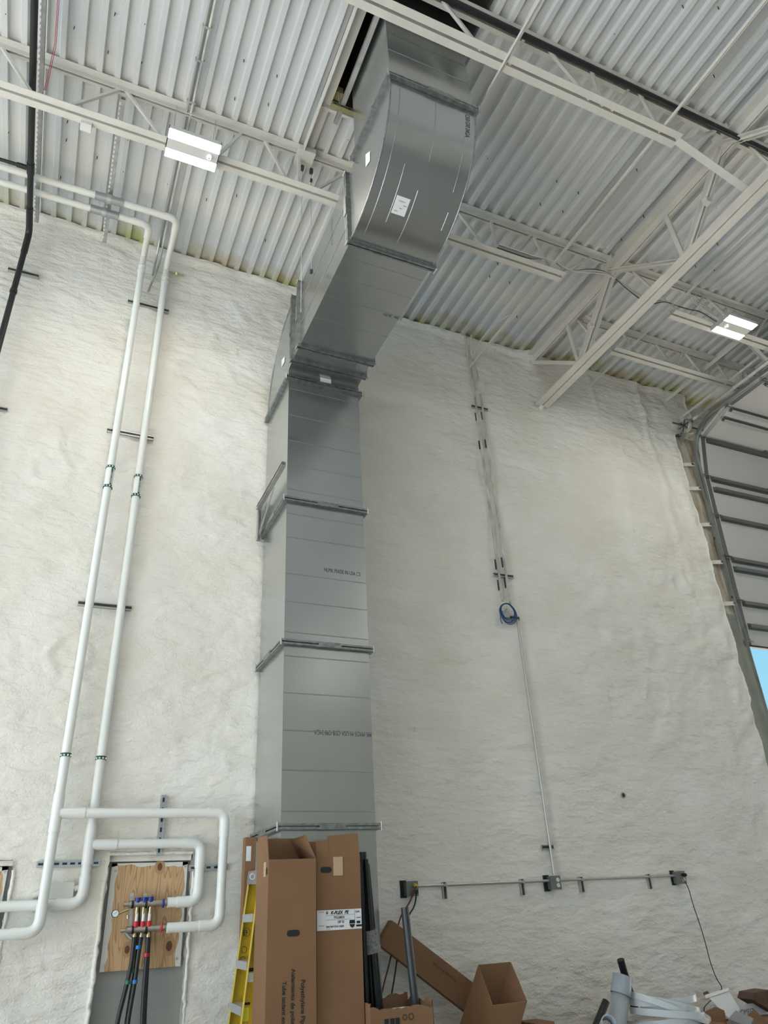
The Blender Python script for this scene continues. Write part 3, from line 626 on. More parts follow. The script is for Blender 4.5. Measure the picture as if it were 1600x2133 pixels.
# ------------------------------------------------------------------ insulated white pipes
PR = 0.034
def pipeline(label, x, py, zc, yc, branch_z, branch_x, br_down, lowz, group='twin insulated radiant pipes'):
    t = empty('insulated_pipe', (x, -0.09, lowz), label, 'pipe', group)
    B = lambda pts, r=PR, n=16, name='jacket', m=PVC, bend=0: MB().tube(pts, r, n, bend).build(name, m, t)
    # along the ceiling, out from the wall top
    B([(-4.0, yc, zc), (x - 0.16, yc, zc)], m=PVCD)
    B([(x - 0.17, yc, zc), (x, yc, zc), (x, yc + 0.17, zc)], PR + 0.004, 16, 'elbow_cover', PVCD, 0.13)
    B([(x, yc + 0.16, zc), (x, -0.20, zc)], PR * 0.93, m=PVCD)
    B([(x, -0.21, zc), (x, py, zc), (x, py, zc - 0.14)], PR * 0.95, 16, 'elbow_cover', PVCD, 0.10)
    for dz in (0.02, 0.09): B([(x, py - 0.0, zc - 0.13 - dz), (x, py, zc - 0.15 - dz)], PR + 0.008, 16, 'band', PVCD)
    B([(x, py, zc - 0.13), (x, py, 5.28)])
    # label sleeve and dark green bands
    B([(x, py, 5.28), (x, py, 5.06)], PR + 0.003, 16, 'label_sleeve', WHITE)
    for z in (5.28, 5.075): B([(x, py, z), (x, py, z - 0.022)], PR + 0.008, 16, 'green_band', GREEN)
    MB().box(x + 0.008, x + 0.024, py - PR - 0.008, py - PR + 0.012, 5.08, 5.26).build('green_stripe', GREEN, t)
    text('print', 'RADIANT ' + ('SUPPLY' if x < 0.3 else 'RETURN'), 0.018, (x + 0.0225, py - PR - 0.0095, 5.09), Z_, -X_, WHITE, t, squash=0.8)
    for z in (5.277, 5.072, 2.752):
        mm = MB()
        for a in (-0.9, -0.3, 0.3, 0.9): mm.obox((x + (PR + 0.009) * math.sin(a), py - (PR + 0.009) * math.cos(a), z - 0.009), (0.005, 0, 0), (0, 0.0015, 0), (0, 0, 0.006))
        mm.build('band_arrow', WHITE, t)
    B([(x, py, 5.06), (x, py, branch_z + 0.12)])
    B([(x, py, 2.76), (x, py, 2.735)], PR + 0.006, 16, 'green_band', GREEN)
    # tee to the manifold
    B([(x, py, branch_z + 0.13), (x, py, branch_z - 0.13)], PR + 0.005, 16, 'tee_cover', PVC)
    B([(x + 0.02, py, branch_z), (x + 0.19, py, branch_z)], PR + 0.004, 16, 'tee_cover', PVC)
    B([(x + 0.18, py, branch_z), (branch_x - 0.13, py, branch_z)])
    B([(branch_x - 0.14, py, branch_z), (branch_x, py, branch_z), (branch_x, py, branch_z - 0.17)], PR + 0.004, 16, 'elbow_cover', PVC, 0.11)
    B([(branch_x, py, branch_z - 0.16), (branch_x, py, br_down + 0.15)])
    B([(branch_x, py, br_down + 0.16), (branch_x, py, br_down), (branch_x - 0.15, py, br_down)], PR + 0.004, 16, 'elbow_cover', PVC, 0.11)
    B([(branch_x - 0.14, py, br_down), (0.99, py, br_down)])
    # down and away to the left
    B([(x, py, branch_z - 0.12), (x, py, lowz + 0.16)])
    B([(x, py, lowz + 0.17), (x, py, lowz), (x - 0.17, py, lowz)], PR + 0.004, 16, 'elbow_cover', PVC, 0.11)
    B([(x - 0.16, py, lowz), (-4.0, py, lowz)])
    return t, py
pa, _ = pipeline('left insulated white pipe, its branch looping outermost to the lower manifold bar', 0.150, -0.135, 8.0, -0.565, 2.348, 1.36, 1.59, 1.605)
pb, _ = pipeline('right insulated white pipe, its branch looping inside to the upper manifold bar', 0.403, -0.055, 8.0, -0.745, 2.145, 1.205, 1.752, 1.77)
for t, y, z in ((pa, -0.565, 8.0), (pb, -0.745, 8.0)):
    xx = -0.30 if y > -0.6 else -0.27
    MB().tube([(xx - 0.13, y, z), (xx + 0.14, y, z)], PR + 0.008, 18).build('insulation_shield', SHIELD, t)
    MB().tube([(xx - 0.02, y, z), (xx + 0.02, y, z)], PR + 0.013, 18).build('pipe_clamp', GSTRUT, t)
# ceiling rails of slotted strut
def rail(label, x, y0, y1, z, m):
    t = empty('slotted_rail', (x, (y0+y1)/2, z), label, 'strut channel', 'slotted rails crossing under the ceiling')
    channel(MB(), (x, y0, z), (x, y1, z), (1, 0, 0)).build('channel', m, t)
    s = MB(); k = 0; y = y0 - 0.05 if y1 < y0 else y0 + 0.05
    lo, hi = min(y0, y1), max(y0, y1); y = lo + 0.03
    while y < hi - 0.05:
        s.obox((x + 0.001, y + 0.014, z - 0.0215), (0.007, 0, 0), (0, 0.014, 0), (0, 0, 0.0008)); y += 0.051
    tag(s.build('slot', PAPER if m is GSTRUT else DSTRUT, t), kind='stuff')
rail('slotted galvanised rail along the black pipe at the left', -0.955, -0.12, -6.0, 8.09, GSTRUT)
rail('slotted galvanised rail carrying the twin insulated pipes near the ceiling', -0.285, -0.10, -1.80, 8.09, GSTRUT)

# ------------------------------------------------------------------ strut pieces let into the foam
def wstrut(label, x0, z0, x1, z1, group, holes=0):
    t = empty('wall_strut', ((x0+x1)/2, -0.02, min(z0, z1)), label, 'strut channel', group)
    channel(MB(), (x0, 0.012, z0), (x1, 0.012, z1), (0, -1, 0)).build('channel', GSTRUT, t)
    m = MB().box(min(x0, x1), max(x0, x1), -0.022, -0.019, z0 - 0.0165, z0 + 0.0165) if abs(x1-x0) > abs(z1-z0) else MB().box(x0 - 0.0165, x0 + 0.0165, -0.022, -0.019, min(z0, z1), max(z0, z1))
    m.build('recess_shade', SHIELD if holes else DSTRUT, t)  # darkened plate in the channel mouth, standing in for its shaded hollow
    n = holes
    if n:
        for i in range(n):
            f = (i + 0.5) / n; MB().obox((x0 + (x1-x0)*f, -0.023, z0 + (z1-z0)*f), V((x1-x0, 0, z1-z0)).normalized() * 0.016, V((z1-z0, 0, x1-x0)).normalized() * 0.007, (0, 0.0015, 0)).build('slot', BLACK, t)
    # crack of dark sealant round the steel, where the foam was cut back
    return t
def ws(label, a, b, group='horizontal struts behind the white pipes', holes=0):
    p, q = at(*a, Y=-0.02), at(*b, Y=-0.02); 
    if abs(p.x - q.x) > abs(p.z - q.z): z = (p.z + q.z) / 2; return wstrut(label, p.x, z, q.x, z, group, holes)
    x = (p.x + q.x) / 2; return wstrut(label, x, p.z, x, q.z, group, holes)
ws('topmost embedded strut behind the twin white pipes', (266, 629), (352, 647))
ws('embedded strut behind the twin white pipes above the green labels', (223, 896), (320, 913))
ws('embedded strut behind the twin white pipes halfway up the wall', (163, 1255), (274, 1268))
ws('slotted strut behind the twin white pipes left of the plywood panel', (76, 1801), (208, 1797), holes=8)
ws('slotted strut right of the plywood panel behind the two branch loops', (394, 1807), (474, 1807), holes=5)
ws('vertical slotted strut above the plywood panel behind the branch pipes', (341, 1656), (331, 1782), 'vertical strut above the panel', holes=6)
ws('short strut behind the black pipe near the top left', (16, 562), (81, 574), 'struts at the left edge')
ws('strut stub cut off by the left edge of the picture', (-20, 848), (15, 854), 'struts at the left edge')

# ------------------------------------------------------------------ plywood panels and manifold
def panel(label, x0, x1, z0, z1, knots):
    t = empty('plywood_panel', ((x0+x1)/2, 0.07, z0), label, 'panel', 'plywood panels set into the wall')
    MB().box(x0, x1, 0.050, 0.07, z0, z1).build('board', PLY, t)
    # white overspray border painted onto the sheet: thin wavy film
    m = MB(); n = 24
    def strip(pin, pout):
        k = len(pin); F = [V((a, 0.049, b)) for a, b in pin] + [V((a, 0.049, b)) for a, b in pout]
        fs = [(i, i+1, k+i+1, k+i) for i in range(k-1)]
        a_, b_, c_ = F[0], F[1], F[k]
        if (b_ - a_).cross(c_ - a_).y > 0: fs = [f[::-1] for f in fs]
        m.add(F, fs)
    w = lambda i, s, a, b: a + b * noise.noise(V((s, i * 0.35, 0.5)))
    strip([(x0 + w(i, 1, 0.040, 0.016), z0 + (z1-z0)*i/n) for i in range(n+1)], [(x0, z0 + (z1-z0)*i/n) for i in range(n+1)])
    strip([(x1 - max(0.004, w(i, 2, 0.022, 0.03)), z0 + (z1-z0)*i/n) for i in range(n+1)], [(x1, z0 + (z1-z0)*i/n) for i in range(n+1)])
    strip([(x0 + (x1-x0)*i/n, z1 - max(0.006, w(i, 3, 0.024, 0.03))) for i in range(n+1)], [(x0 + (x1-x0)*i/n, z1) for i in range(n+1)])
    m.build('overspray', PVCD, t)
    m = MB()
    for x, z in ((x0 + 0.03, z0 + 0.04), (x1 - 0.03, z0 + 0.05), (x0 + 0.03, z1 - 0.05), (x1 - 0.02, z1 - 0.03)): m.tube([(x, 0.05, z), (x, 0.042, z)], 0.009, 8)
    m.build('screw', GSTRUT, t)
    for x, z, r in knots:
        ring = [V((x + 1.0 * r * 2.1 * math.cos(a), 0.0485, z + r * 2.9 * math.sin(a))) for a in [i * math.pi / 8 for i in range(16)]]
        MB().add(ring, [tuple(range(16))]).build('knot_ring', KNOT2, t)
        ring = [V((x + r * math.cos(a), 0.0480, z + r * 1.5 * math.sin(a))) for a in [i * math.pi / 8 for i in range(16)]]
        MB().add(ring, [tuple(range(16))]).build('knot', KNOT, t)
panel('plywood panel behind the radiant manifold, white oversprayed edges', 0.585, 1.135, 1.345, 2.025, ((0.755, 1.47, 0.017), (1.045, 1.475, 0.022), (0.93, 1.995, 0.018)))
panel('plywood panel cut off by the left edge of the picture', -0.75, -0.105, 1.40, 2.02, ())

man = empty('radiant_manifold', (0.85, -0.03, 1.55), 'nickel radiant heating manifold with blue and red caps on plywood', 'manifold')
MY = -0.045
def mpt(px, py): p = at(px, py, Y=MY); return V((p.x, MY, p.z))
for nm, a, b, lab in (('upper_bar', (268, 1884), (352, 1880), None), ('lower_bar', (262, 1938), (345, 1932), None)):
    p, q = mpt(*a), mpt(*b); m = MB().tube([p, q], 0.021, 14)
    for f in (0.03, 0.18, 0.62, 0.80, 0.97): c = p.lerp(q, f); d = (q-p).normalized() * 0.009; m.tube([c - d, c + d], 0.024, 6)
    m.tube([p - (q-p).normalized() * 0.035, p], 0.013, 8).tube([q, q + (q-p).normalized() * 0.02], 0.030, 10)
    m.build(nm, NICKEL, man)
for a in ((287, 1877), (301, 1876), (314, 1875)):
    p = mpt(*a); MB().tube([p - Z_*0.012, p + Z_*0.006, p + Z_*0.022], 0.021, 12).build('blue_cap', BLUE, man)
for a in ((283, 1925), (297, 1925), (310, 1924)):
    p = mpt(*a); MB().tube([p - Z_*0.02, p + Z_*0.018], 0.018, 12).build('red_cap', RED, man)
    MB().tube([p + Z_*0.018, p + Z_*0.07], 0.011, 10).build('flow_meter', WHITE, man); MB().tube([p - Z_*0.02, p - Z_*0.03], 0.012, 8).build('meter_stem', BRASS, man)
for a in ((280, 1950), (294, 1950), (309, 1948)):
    p = mpt(*a); MB().tube([p + Z_*0.02, p, p - Z_*0.03], 0.014, 8, rr=[0.010, 0.015, 0.017]).build('compression_fitting', BRASS, man)
for a in ((285, 1896), (299, 1896), (313, 1895)):
    p = mpt(*a); MB().tube([p + Z_*0.02, p - Z_*0.025], 0.012, 8).build('compression_fitting', BRASS, man)
for x, m_, c in ((339, BLUE, (339, 1882)), (335, RED, (335, 1933))):
    p = mpt(*c); MB().tube([p + V((0, -0.02, -0.025)), p + V((0, -0.035, 0)), p + V((0, -0.03, 0.028))], 0.008, 8).build('valve_lever', m_, man)
for x in (276, 304):
    p, q = mpt(x, 1866), mpt(x - 3, 1956); MB().bar(p + V((0, 0.055, 0)), q + V((0, 0.055, 0)), 0.022, 0.006, up=(0, 1, 0)).build('bracket', GSTRUT, man)
    MB().tube([p + V((0, 0.05, 0.006)), p + V((0, 0.03, 0.006))], 0.014, 12).build('bracket_eye', GSTRUT, man)
    for yy in (1884, 1937):
        c = mpt(x, yy); MB().tube([c - X_*0.008, c + X_*0.008], 0.026, 12).build('clamp', BLACK, man)
p = mpt(240, 1903); MB().tube([p + V((0, 0.012, 0)), p - V((0, 0.012, 0))], 0.025, 20).build('gauge_body', INKB, man)
g = MB().tube([p - V((0, 0.012, 0)), p - V((0, 0.014, 0))], 0.021, 20).build('gauge_dial', WHITE, man)
MB().bar(p + V((-0.012, -0.0155, -0.004)), p + V((0.010, -0.0155, 0.010)), 0.002, 0.001, up=(0, 1, 0)).build('gauge_needle', INK, man)
MB().tube([p + X_*0.025, mpt(256, 1899), mpt(268, 1894)], 0.008, 8).build('gauge_tube', BRASS, man)
MB().tube([mpt(262, 1942), mpt(268, 1952), mpt(274, 1956)], 0.014, 8).tube([mpt(266, 1906), mpt(266, 1914)], 0.009, 8).build('drain_fitting', NICKEL, man)
p = mpt(300, 1960); MB().box(p.x - 0.016, p.x + 0.016, 0.02, 0.045, p.z - 0.015, p.z + 0.02).build('tag', ALU, man)
for nm, c, (xe, rz) in (('end', (352, 1880), 0) if False else ('a', (352, 1880), (0, 0)),): pass
# black radiant tubes dropping from the manifold
def rtube(label, pts, r, tapes):
    t = empty('radiant_tube', V(pts[-1]), label, 'tube', 'black radiant tubes below the manifold')
    MB().tube(pts, r, 10, 0.12).build('hose', BLACK, t)
    for c, m_ in tapes: MB().tube([V(c) + Z_*0.011, V(c) - Z_*0.011], r + 0.004, 10).build('tape_mark', m_, t)
def w(px, py, y=-0.05): p = at(px, py, Y=y); return (p.x, y, p.z)
rtube('leftmost black tube below the manifold, green tape, curving to the left', [w(280, 1952), w(274, 2010, -0.06), w(262, 2060, -0.07), w(243, 2133, -0.08), (0.70, -0.1, 0.5), (0.68, -0.1, 0)], 0.015, [(w(266, 2046, -0.067), GREENTP)])
rtube('second black tube below the manifold, hanging close beside the leftmost', [w(289, 1890, -0.03), w(288, 1960, -0.03), w(281, 2020, -0.04), w(262, 2133, -0.05), (0.77, -0.06, 0.5), (0.76, -0.06, 0)], 0.012, [(w(277, 2022, -0.045), GREENTP)])
rtube('third black tube below the manifold with two blue tape marks', [w(294, 1952, -0.06), w(288, 1990, -0.065), w(281, 2046, -0.07), w(265, 2133, -0.08), (0.80, -0.1, 0.5), (0.80, -0.1, 0)], 0.015, [(w(288, 1973, -0.065), BLUETP), (w(281, 2045, -0.07), BLUETP)])
rtube('rightmost front black tube below the manifold with red tape', [w(309, 1952, -0.06), w(305, 2000, -0.065), w(300, 2060, -0.07), w(296, 2133, -0.08), (0.93, -0.1, 0.5), (0.94, -0.1, 0)], 0.015, [(w(305, 1989, -0.065), RED)])
rtube('rear black tube below the manifold, behind the red taped one', [w(311, 1888, -0.02), w(311, 1960, -0.02), w(306, 2040, -0.03), w(301, 2133, -0.04), (0.96, -0.05, 0.5), (0.97, -0.05, 0)], 0.012, [])

# foam covered junction box behind the pipes
jx = empty('wall_box', (0.22, -0.02, 1.79), 'foam-whitened electrical box behind the twin pipes left of the panel', 'electrical box')
MB().box(0.14, 0.34, -0.055, 0.02, 1.805, 1.905).build('box_body', PVCD, jx)
MB().tube([(0.08, -0.03, 1.83), (0.14, -0.03, 1.85)], 0.022, 8).build('connector', PVCD, jx); MB().tube([(0.34, -0.03, 1.86), (0.40, -0.03, 1.885)], 0.020, 8).build('connector', PVCD, jx)
hs = empty('wall_sleeve', (5.43, -0.01, 2.50), 'small round open sleeve in the foam at right of the conduit', 'sleeve')
pts = [(5.428 + 0.024 * math.cos(a), -0.012, 2.536 + 0.024 * math.sin(a)) for a in [i * math.pi / 8 for i in range(17)]]
MB().tube(pts, 0.005, 6).build('rim', GSTRUT, hs); MB().tube([(5.428, -0.010, 2.536), (5.428, -0.014, 2.536)], 0.023, 16).build('hole', CURB, hs)

# ------------------------------------------------------------------ black pipes
bp_ = empty('black_pipe', (-1.0, -0.12, 0), 'black steel pipe crossing the ceiling at left and bending down the wall', 'pipe')
p2 = at(58, 470, Y=-0.16); p3 = at(0, 700, Y=-0.10)
MB().tube([(-0.972, -7.0, 7.90), (-0.972, -0.42, 7.90)], 0.028, 14).build('pipe', BLACKP, bp_)
MB().tube([(-0.972, -0.45, 7.90), (-0.972, -0.12, 7.90), (-0.972, -0.115, 7.62)], 0.032, 14, 0.09).build('elbow', BLACKP, bp_)
MB().tube([(-0.972, -0.115, 7.67), (-0.972, -0.115, 0)], 0.028, 14).build('pipe', BLACKP, bp_)
MB().tube([(-0.972, -0.97, 7.90), (-0.972, -0.85, 7.90)], 0.034, 14).tube([(-1.01, -0.91, 7.90), (-1.09, -0.91, 7.90)], 0.024, 12).build('tee', BLACKP, bp_)
MB().tube([(-1.05, -0.91, 7.90), (-4.0, -0.91, 7.90)], 0.017, 10).build('branch_pipe', BLACKP, bp_)
MB().tube([(-0.972, -0.115, 7.10), (-0.972, -0.115, 7.06)], 0.034, 12).build('clamp', BLACKP, bp_)
tag(MB().tube([(-4.0, -3.62, 8.10), (12.0, -3.62, 8.10)], 0.027, 14).build('black_pipe', BLACKP), 'long black steel pipe running beside the upper joist past the duct riser', 'pipe')
tag(MB().tube([(-0.86, -1.80, 7.83), (-0.865, -1.80, 8.05), (-0.85, -1.95, 8.24), (-0.80, -4.5, 8.26)], 0.0028, 6).tube([(-0.873, -1.80, 7.83), (-0.875, -1.80, 8.0), (-0.86, -1.97, 8.24), (-0.815, -4.5, 8.26)], 0.0028, 6).build('pink_wire', PINK), 'pair of thin pink wires dropping to the left end of the joist', 'wire')

# ------------------------------------------------------------------ ceiling conduits at the left
cc = empty('ceiling_conduit', (0.3, -2, 8.2), 'pair of thin conduits along the deck behind the left ceiling light', 'conduit')
MB().tube([(0.285, -7, 8.25), (0.285, -0.25, 8.25), (0.285, -0.05, 8.10), (0.27, -0.04, 7.85)], 0.012, 8, 0.08).build('conduit', CONDUIT, cc)
MB().tube([(0.325, -7, 8.25), (0.325, -0.30, 8.25), (0.325, -0.05, 8.05), (0.25, -0.035, 7.60)], 0.012, 8, 0.08).build('conduit', CONDUITP, cc)
for y in (-2.6, -2.3, -1.9): MB().box(0.265, 0.345, y, y + 0.02, 8.235, 8.27).build('strap', GSTRUT, cc)
tag(MB().tube([(0.44, -0.03, 7.985), (0.60, -0.03, 7.975)], 0.010, 8).tube([(0.52, -0.045, 7.99), (0.52, -0.02, 7.97)], 0.022, 8).build('pipe_stub', ZINC), 'small threaded stub beside the top of the right white pipe', 'pipe stub')
# right side twin conduits
cn = empty('wall_conduit', (4.33, -0.05, 4.4), 'twin overpainted conduits running down the wall to the blue cable coil', 'conduit')
def wp(pts, y): return [V((at(a, b, Y=y).x, y, at(a, b, Y=y).z)) for a, b in pts]
a1 = wp([(980, 762), (991, 852), (1023, 1072), (1040, 1194), (1049, 1252)], -0.035)
x_ = sum(p.x for p in a1) / len(a1)
MB().tube([(x_, -0.035, a1[0].z), (x_, -0.035, a1[-1].z)], 0.013, 10).build('conduit', CONDUITP, cn)
b1 = wp([(1000, 820), (1004, 846), (1037, 1072), (1055, 1197), (1065, 1258)], -0.035); xb = sum(p.x for p in b1) / len(b1)
MB().tube([(xb, -0.035, b1[0].z), (xb, -0.035, b1[-1].z)], 0.013, 10).build('conduit', CONDUITP, cn)
q = at(997, 804, Y=-0.05); MB().box(xb - 0.05, xb + 0.05, -0.085, 0.0, q.z - 0.05, q.z + 0.05).build('junction_box', PVCD, cn)
MB().tube([(xb - 0.01, -0.04, q.z + 0.05), (xb - 0.01, -0.04, q.z + 0.22), (x_ + 0.03, -0.04, 7.95), (x_ + 0.03, -0.10, 8.25)], 0.010, 8, 0.05).build('conduit', CONDUITP, cn)
MB().tube([(x_ - 0.02, -0.03, 7.80), (x_ - 0.02, -0.03, 8.29)], 0.012, 8).build('conduit', CONDUITP, cn)
for z0 in (7.02, 6.6, 5.0, 4.75): MB().box(x_ - 0.02, x_ - 0.008, -0.018, -0.008, z0 - 0.12, z0).build('foam_gap', DSTRUT, cn); MB().box(xb - 0.022, xb - 0.010, -0.018, -0.008, z0 - 0.08, z0 + 0.04).build('foam_gap', DSTRUT, cn)
cl = empty('cable_coil', (4.29, -0.06, 4.25), 'coil of blue cable hung on the strut below the twin conduits', 'cable coil')
for i, (r, dx, dz, dy) in enumerate(((0.105, 0, 0, 0), (0.098, 0.006, 0.004, -0.008), (0.11, 0.003, -0.007, -0.014), (0.09, -0.004, 0.01, -0.02), (0.115, 0.012, -0.012, -0.004))):
    c = V((4.295 + dx, -0.06 + dy, 4.355 + dz)); MB().tube([c + V((r * math.cos(a) * 0.9, 0.004 * math.sin(3 * a), r * math.sin(a))) for a in [k * math.pi / 14 for k in range(29)]], 0.0048, 6).build('cable_loop', BLUEC, cl)
MB().tube([(4.20, -0.07, 4.33), (4.19, -0.07, 4.27), (4.205, -0.07, 4.22)], 0.0045, 6, 0.02).build('cable_tail', BLUEC, cl)
MB().box(4.25, 4.33, -0.05, -0.01, 4.31, 4.38).tube([(4.24, -0.05, 4.33), (4.30, -0.05, 4.40)], 0.012, 8).build('fitting', GSTRUT, cl)
ws('short strut crossing the twin conduits near their top', (983, 848), (1016, 852), 'short struts behind the conduits')
ws('short strut crossing the twin conduits just above the blue coil', (1030, 1198), (1069, 1200), 'short struts behind the conduits')
ws('short strut stub right of the blue coil', (1058, 1286), (1082, 1288), 'short struts behind the conduits')
ws('short strut on the single conduit above the middle outlet', (1130, 1764), (1153, 1765), 'short struts behind the conduits')
c1 = at(1148, 1765, Y=-0.04)
tag(MB().tube([(4.425, -0.04, 4.30), (4.425, -0.04, 1.84)], 0.0125, 10).build('drop_conduit', CONDUIT), 'single bright conduit dropping from the blue coil to the middle outlet', 'conduit')
# outlets
ZO = 1.775
def outlet(label, x, plug):
    t = empty('outlet_box', (x, -0.05, ZO - 0.06), label, 'outlet', 'outlet boxes along the horizontal conduit')
    MB().box(x - 0.085, x - 0.03, -0.012, 0.01, ZO - 0.065, ZO + 0.065).build('cut_out', BLACK, t)
    MB().box(x - 0.055, x + 0.045, -0.068, 0.0, ZO - 0.052, ZO + 0.052).build('box_body', BOXG, t)
    MB().box(x - 0.058, x + 0.050, -0.074, -0.068, ZO - 0.056, ZO + 0.056).build('cover_plate', BOXG, t)
    for dz in (0.022, -0.022):
        MB().tube([(x + 0.018, -0.074, ZO + dz), (x + 0.018, -0.078, ZO + dz)], 0.017, 14).build('receptacle', WHITE, t)
        m = MB()
        for dx in (-0.006, 0.006): m.box(x + 0.018 + dx - 0.001, x + 0.018 + dx + 0.001, -0.0795, -0.078, ZO + dz - 0.002, ZO + dz + 0.008)
        m.tube([(x + 0.018, -0.078, ZO + dz - 0.008), (x + 0.018, -0.0795, ZO + dz - 0.008)], 0.0025, 6).build('slot', INK, t)
    for m_, dz in plug: MB().tube([(x + 0.015, -0.076, ZO + dz), (x + 0.010, -0.12, ZO + dz - 0.004)], 0.016, 10).build('plug', m_, t)
    return t
xo1, xo2, xo3 = at(858, 1857, Y=-0.05).x, at(1157, 1846, Y=-0.05).x, at(1417, 1828, Y=-0.05).x
outlet('leftmost outlet box beside the duct with yellow and black plugs', xo1, ((YELC, 0.022), (BLACK, -0.022)))
outlet('middle outlet box with two empty white receptacles', xo2, ())
outlet('right outlet box with a black plug and thin cord', xo3, ((BLACK, 0.022),))
for lab, a, b in (('horizontal conduit between the leftmost and middle outlets', xo1 + 0.045, xo2 - 0.055), ('horizontal conduit between the middle and right outlets', xo2 + 0.045, xo3 - 0.055)):
    tag(MB().tube([(a, -0.035, ZO + 0.018), (b, -0.035, ZO + 0.018)], 0.0115, 10).build('horizontal_conduit', CONDUIT), lab, 'conduit', 'horizontal conduits between outlets')
for px_, lab in ((926, 'first upright strut right of the leftmost outlet'), (1089, 'upright strut just left of the middle outlet'), (1214, 'upright strut just right of the middle outlet'), (1356, 'upright strut just left of the right outlet')):
    x = at(px_, 1855, Y=-0.02).x; t = wstrut(lab, x, ZO - 0.085, x, ZO + 0.04, 'upright struts carrying the horizontal conduit')
    MB().box(x - 0.016, x + 0.016, -0.05, -0.022, ZO + 0.008, ZO + 0.028).build('pipe_strap', GSTRUT, t)
# cords
tag(MB().tube([V((xo1 + 0.01, -0.122, ZO + 0.016))] + wp([(851, 1885), (838, 1900), (824, 1945), (813, 2000), (797, 2060)], -0.12) + [V((2.46, -0.12, 0.5)), V((2.46, -0.12, 0.01))], 0.006, 6, 0.08).build('extension_cord', REDC), 'dark red cord from the leftmost outlet hanging beside the duct', 'cord')
tag(MB().tube([V((xo1 + 0.01, -0.122, ZO - 0.028))] + wp([(864, 1888), (852, 1905), (841, 1940), (831, 1968), (823, 2030), (815, 2075)], -0.10) + [V((2.60, -0.12, 0.5)), V((2.58, -0.12, 0.01))], 0.006, 6, 0.08).build('power_cord', BLACK), 'black cord from the leftmost outlet hanging beside the red cord', 'cord')
tag(MB().tube(wp([(1422, 1829), (1434, 1848), (1444, 1885), (1458, 1925), (1469, 1962), (1480, 2005), (1492, 2038), (1506, 2058)], -0.13) + [V((5.6, -0.3, 0.75)), V((5.6, -0.3, 0.0))], 0.0045, 6, 0.05).build('power_cord', BLACK), 'thin dark cord from the right outlet snaking down the wall', 'cord')

# ------------------------------------------------------------------ lights
def fixture(label, x0, x1, y0, y1, z, sx, hang, power):
    t = empty('ceiling_light', ((x0+x1)/2, (y0+y1)/2, z), label, 'light', 'hanging LED lights')
    g = (y1 - y0)
    MB().box(x0, x1, y0, y1, z + 0.006, z + 0.05).box(x0, x1, y0 + g*0.32, y1 - g*0.32, z - 0.004, z + 0.01).box(x0, x0 + 0.006, y0, y1, z - 0.004, z + 0.05).box(x1 - 0.006, x1, y0, y1, z - 0.004, z + 0.05).build('housing', SILV, t)
    for a, b in ((y0 + 0.002, y0 + g*0.32), (y1 - g*0.32, y1 - 0.002)): MB().box(x0 + 0.006, x1 - 0.006, a, b, z - 0.003, z + 0.006).build('led_lens', LED, t)
    cx = sx; cy = (y0 + y1) / 2
    MB().tube([(cx, cy, z - 0.004), (cx, cy, z - 0.022), (cx, cy, z - 0.032)], 0.022, 14, rr=[0.024, 0.024, 0.013]).build('sensor', WHITE, t)
    for (hx, hy) in hang:
        for yy in (y0 + 0.04, y1 - 0.04): MB().tube([(hx, yy, z + 0.05), (hx, -1.80, 8.26)], 0.0022, 5).build('hanger_wire', GSTRUT, t)
    area('ceiling_light_glow', ((x0+x1)/2, (y0+y1)/2, z - 0.03), ((x0+x1)/2, (y0+y1)/2, 0), x1 - x0, y1 - y0, power, (1, 0.94, 0.82))
fixture('LED light left of the duct hanging under the first joist', 0.145, 0.60, -2.01, -1.73, 7.60, 0.52, ((0.19, 0), (0.55, 0)), 30)
fixture('LED light at the right edge hanging near the door track', 6.60, 7.07, -2.085, -1.80, 7.60, 6.70, ((6.65, 0), (7.02, 0)), 28)
# more of the same bay lights behind the viewer give the room its fill
for x in (-5, 0.4, 6.8): 
    for y in (-8.5, -14): area('bay_light', (x, y, 7.55), (x, y, 0), 0.5, 0.3, 30, (1, 0.96, 0.88))
jb1 = empty('joist_box', (-0.5, -1.68, 7.6), 'small white junction box clipped under the joist at left of the light', 'junction box')
q = at(180, 258, Y=-1.70); MB().box(q.x - 0.045, q.x + 0.045, -1.73, -1.65, q.z - 0.04, q.z + 0.04).build('box_body', PVCD, jb1)
MB().tube([(q.x - 0.03, -1.69, q.z + 0.03), (q.x - 0.03, -1.71, q.z + 0.075)], 0.014, 8).tube([(q.x + 0.03, -1.69, q.z + 0.03), (q.x + 0.03, -1.71, q.z + 0.075)], 0.014, 8).build('connector', GSTRUT, jb1)
MB().tube([(q.x - 0.04, -1.69, q.z + 0.01), (q.x - 0.15, -1.70, q.z + 0.07), (q.x - 0.28, -1.70, q.z + 0.09)], 0.008, 6).build('cable', PVCD, jb1)
# suspension wires near duct
for i, (dx, zb_, lab) in enumerate(((1.44, 6.2, 'thin suspension wire left of the duct, the left one of two'), (1.535, 6.75, 'thin suspension wire left of the duct, the right one with a gripper'))):
    t = empty('suspension_wire', (dx, -1.70, zb_), lab, 'wire', 'suspension wires beside the duct')
    MB().tube([(dx, -1.70, 8.24), (dx, -1.70, zb_)], 0.0025, 5).build('wire', GSTRUT, t)
    MB().box(dx - 0.015, dx + 0.015, -1.715, -1.685, 8.10, 8.16).build('gripper', DSTRUT, t)
    if i: MB().box(dx - 0.012, dx + 0.012, -1.712, -1.688, zb_ - 0.04, zb_).box(dx - 0.01, dx + 0.01, -1.71, -1.69, 7.97, 8.01).build('lower_gripper', DSTRUT, t)
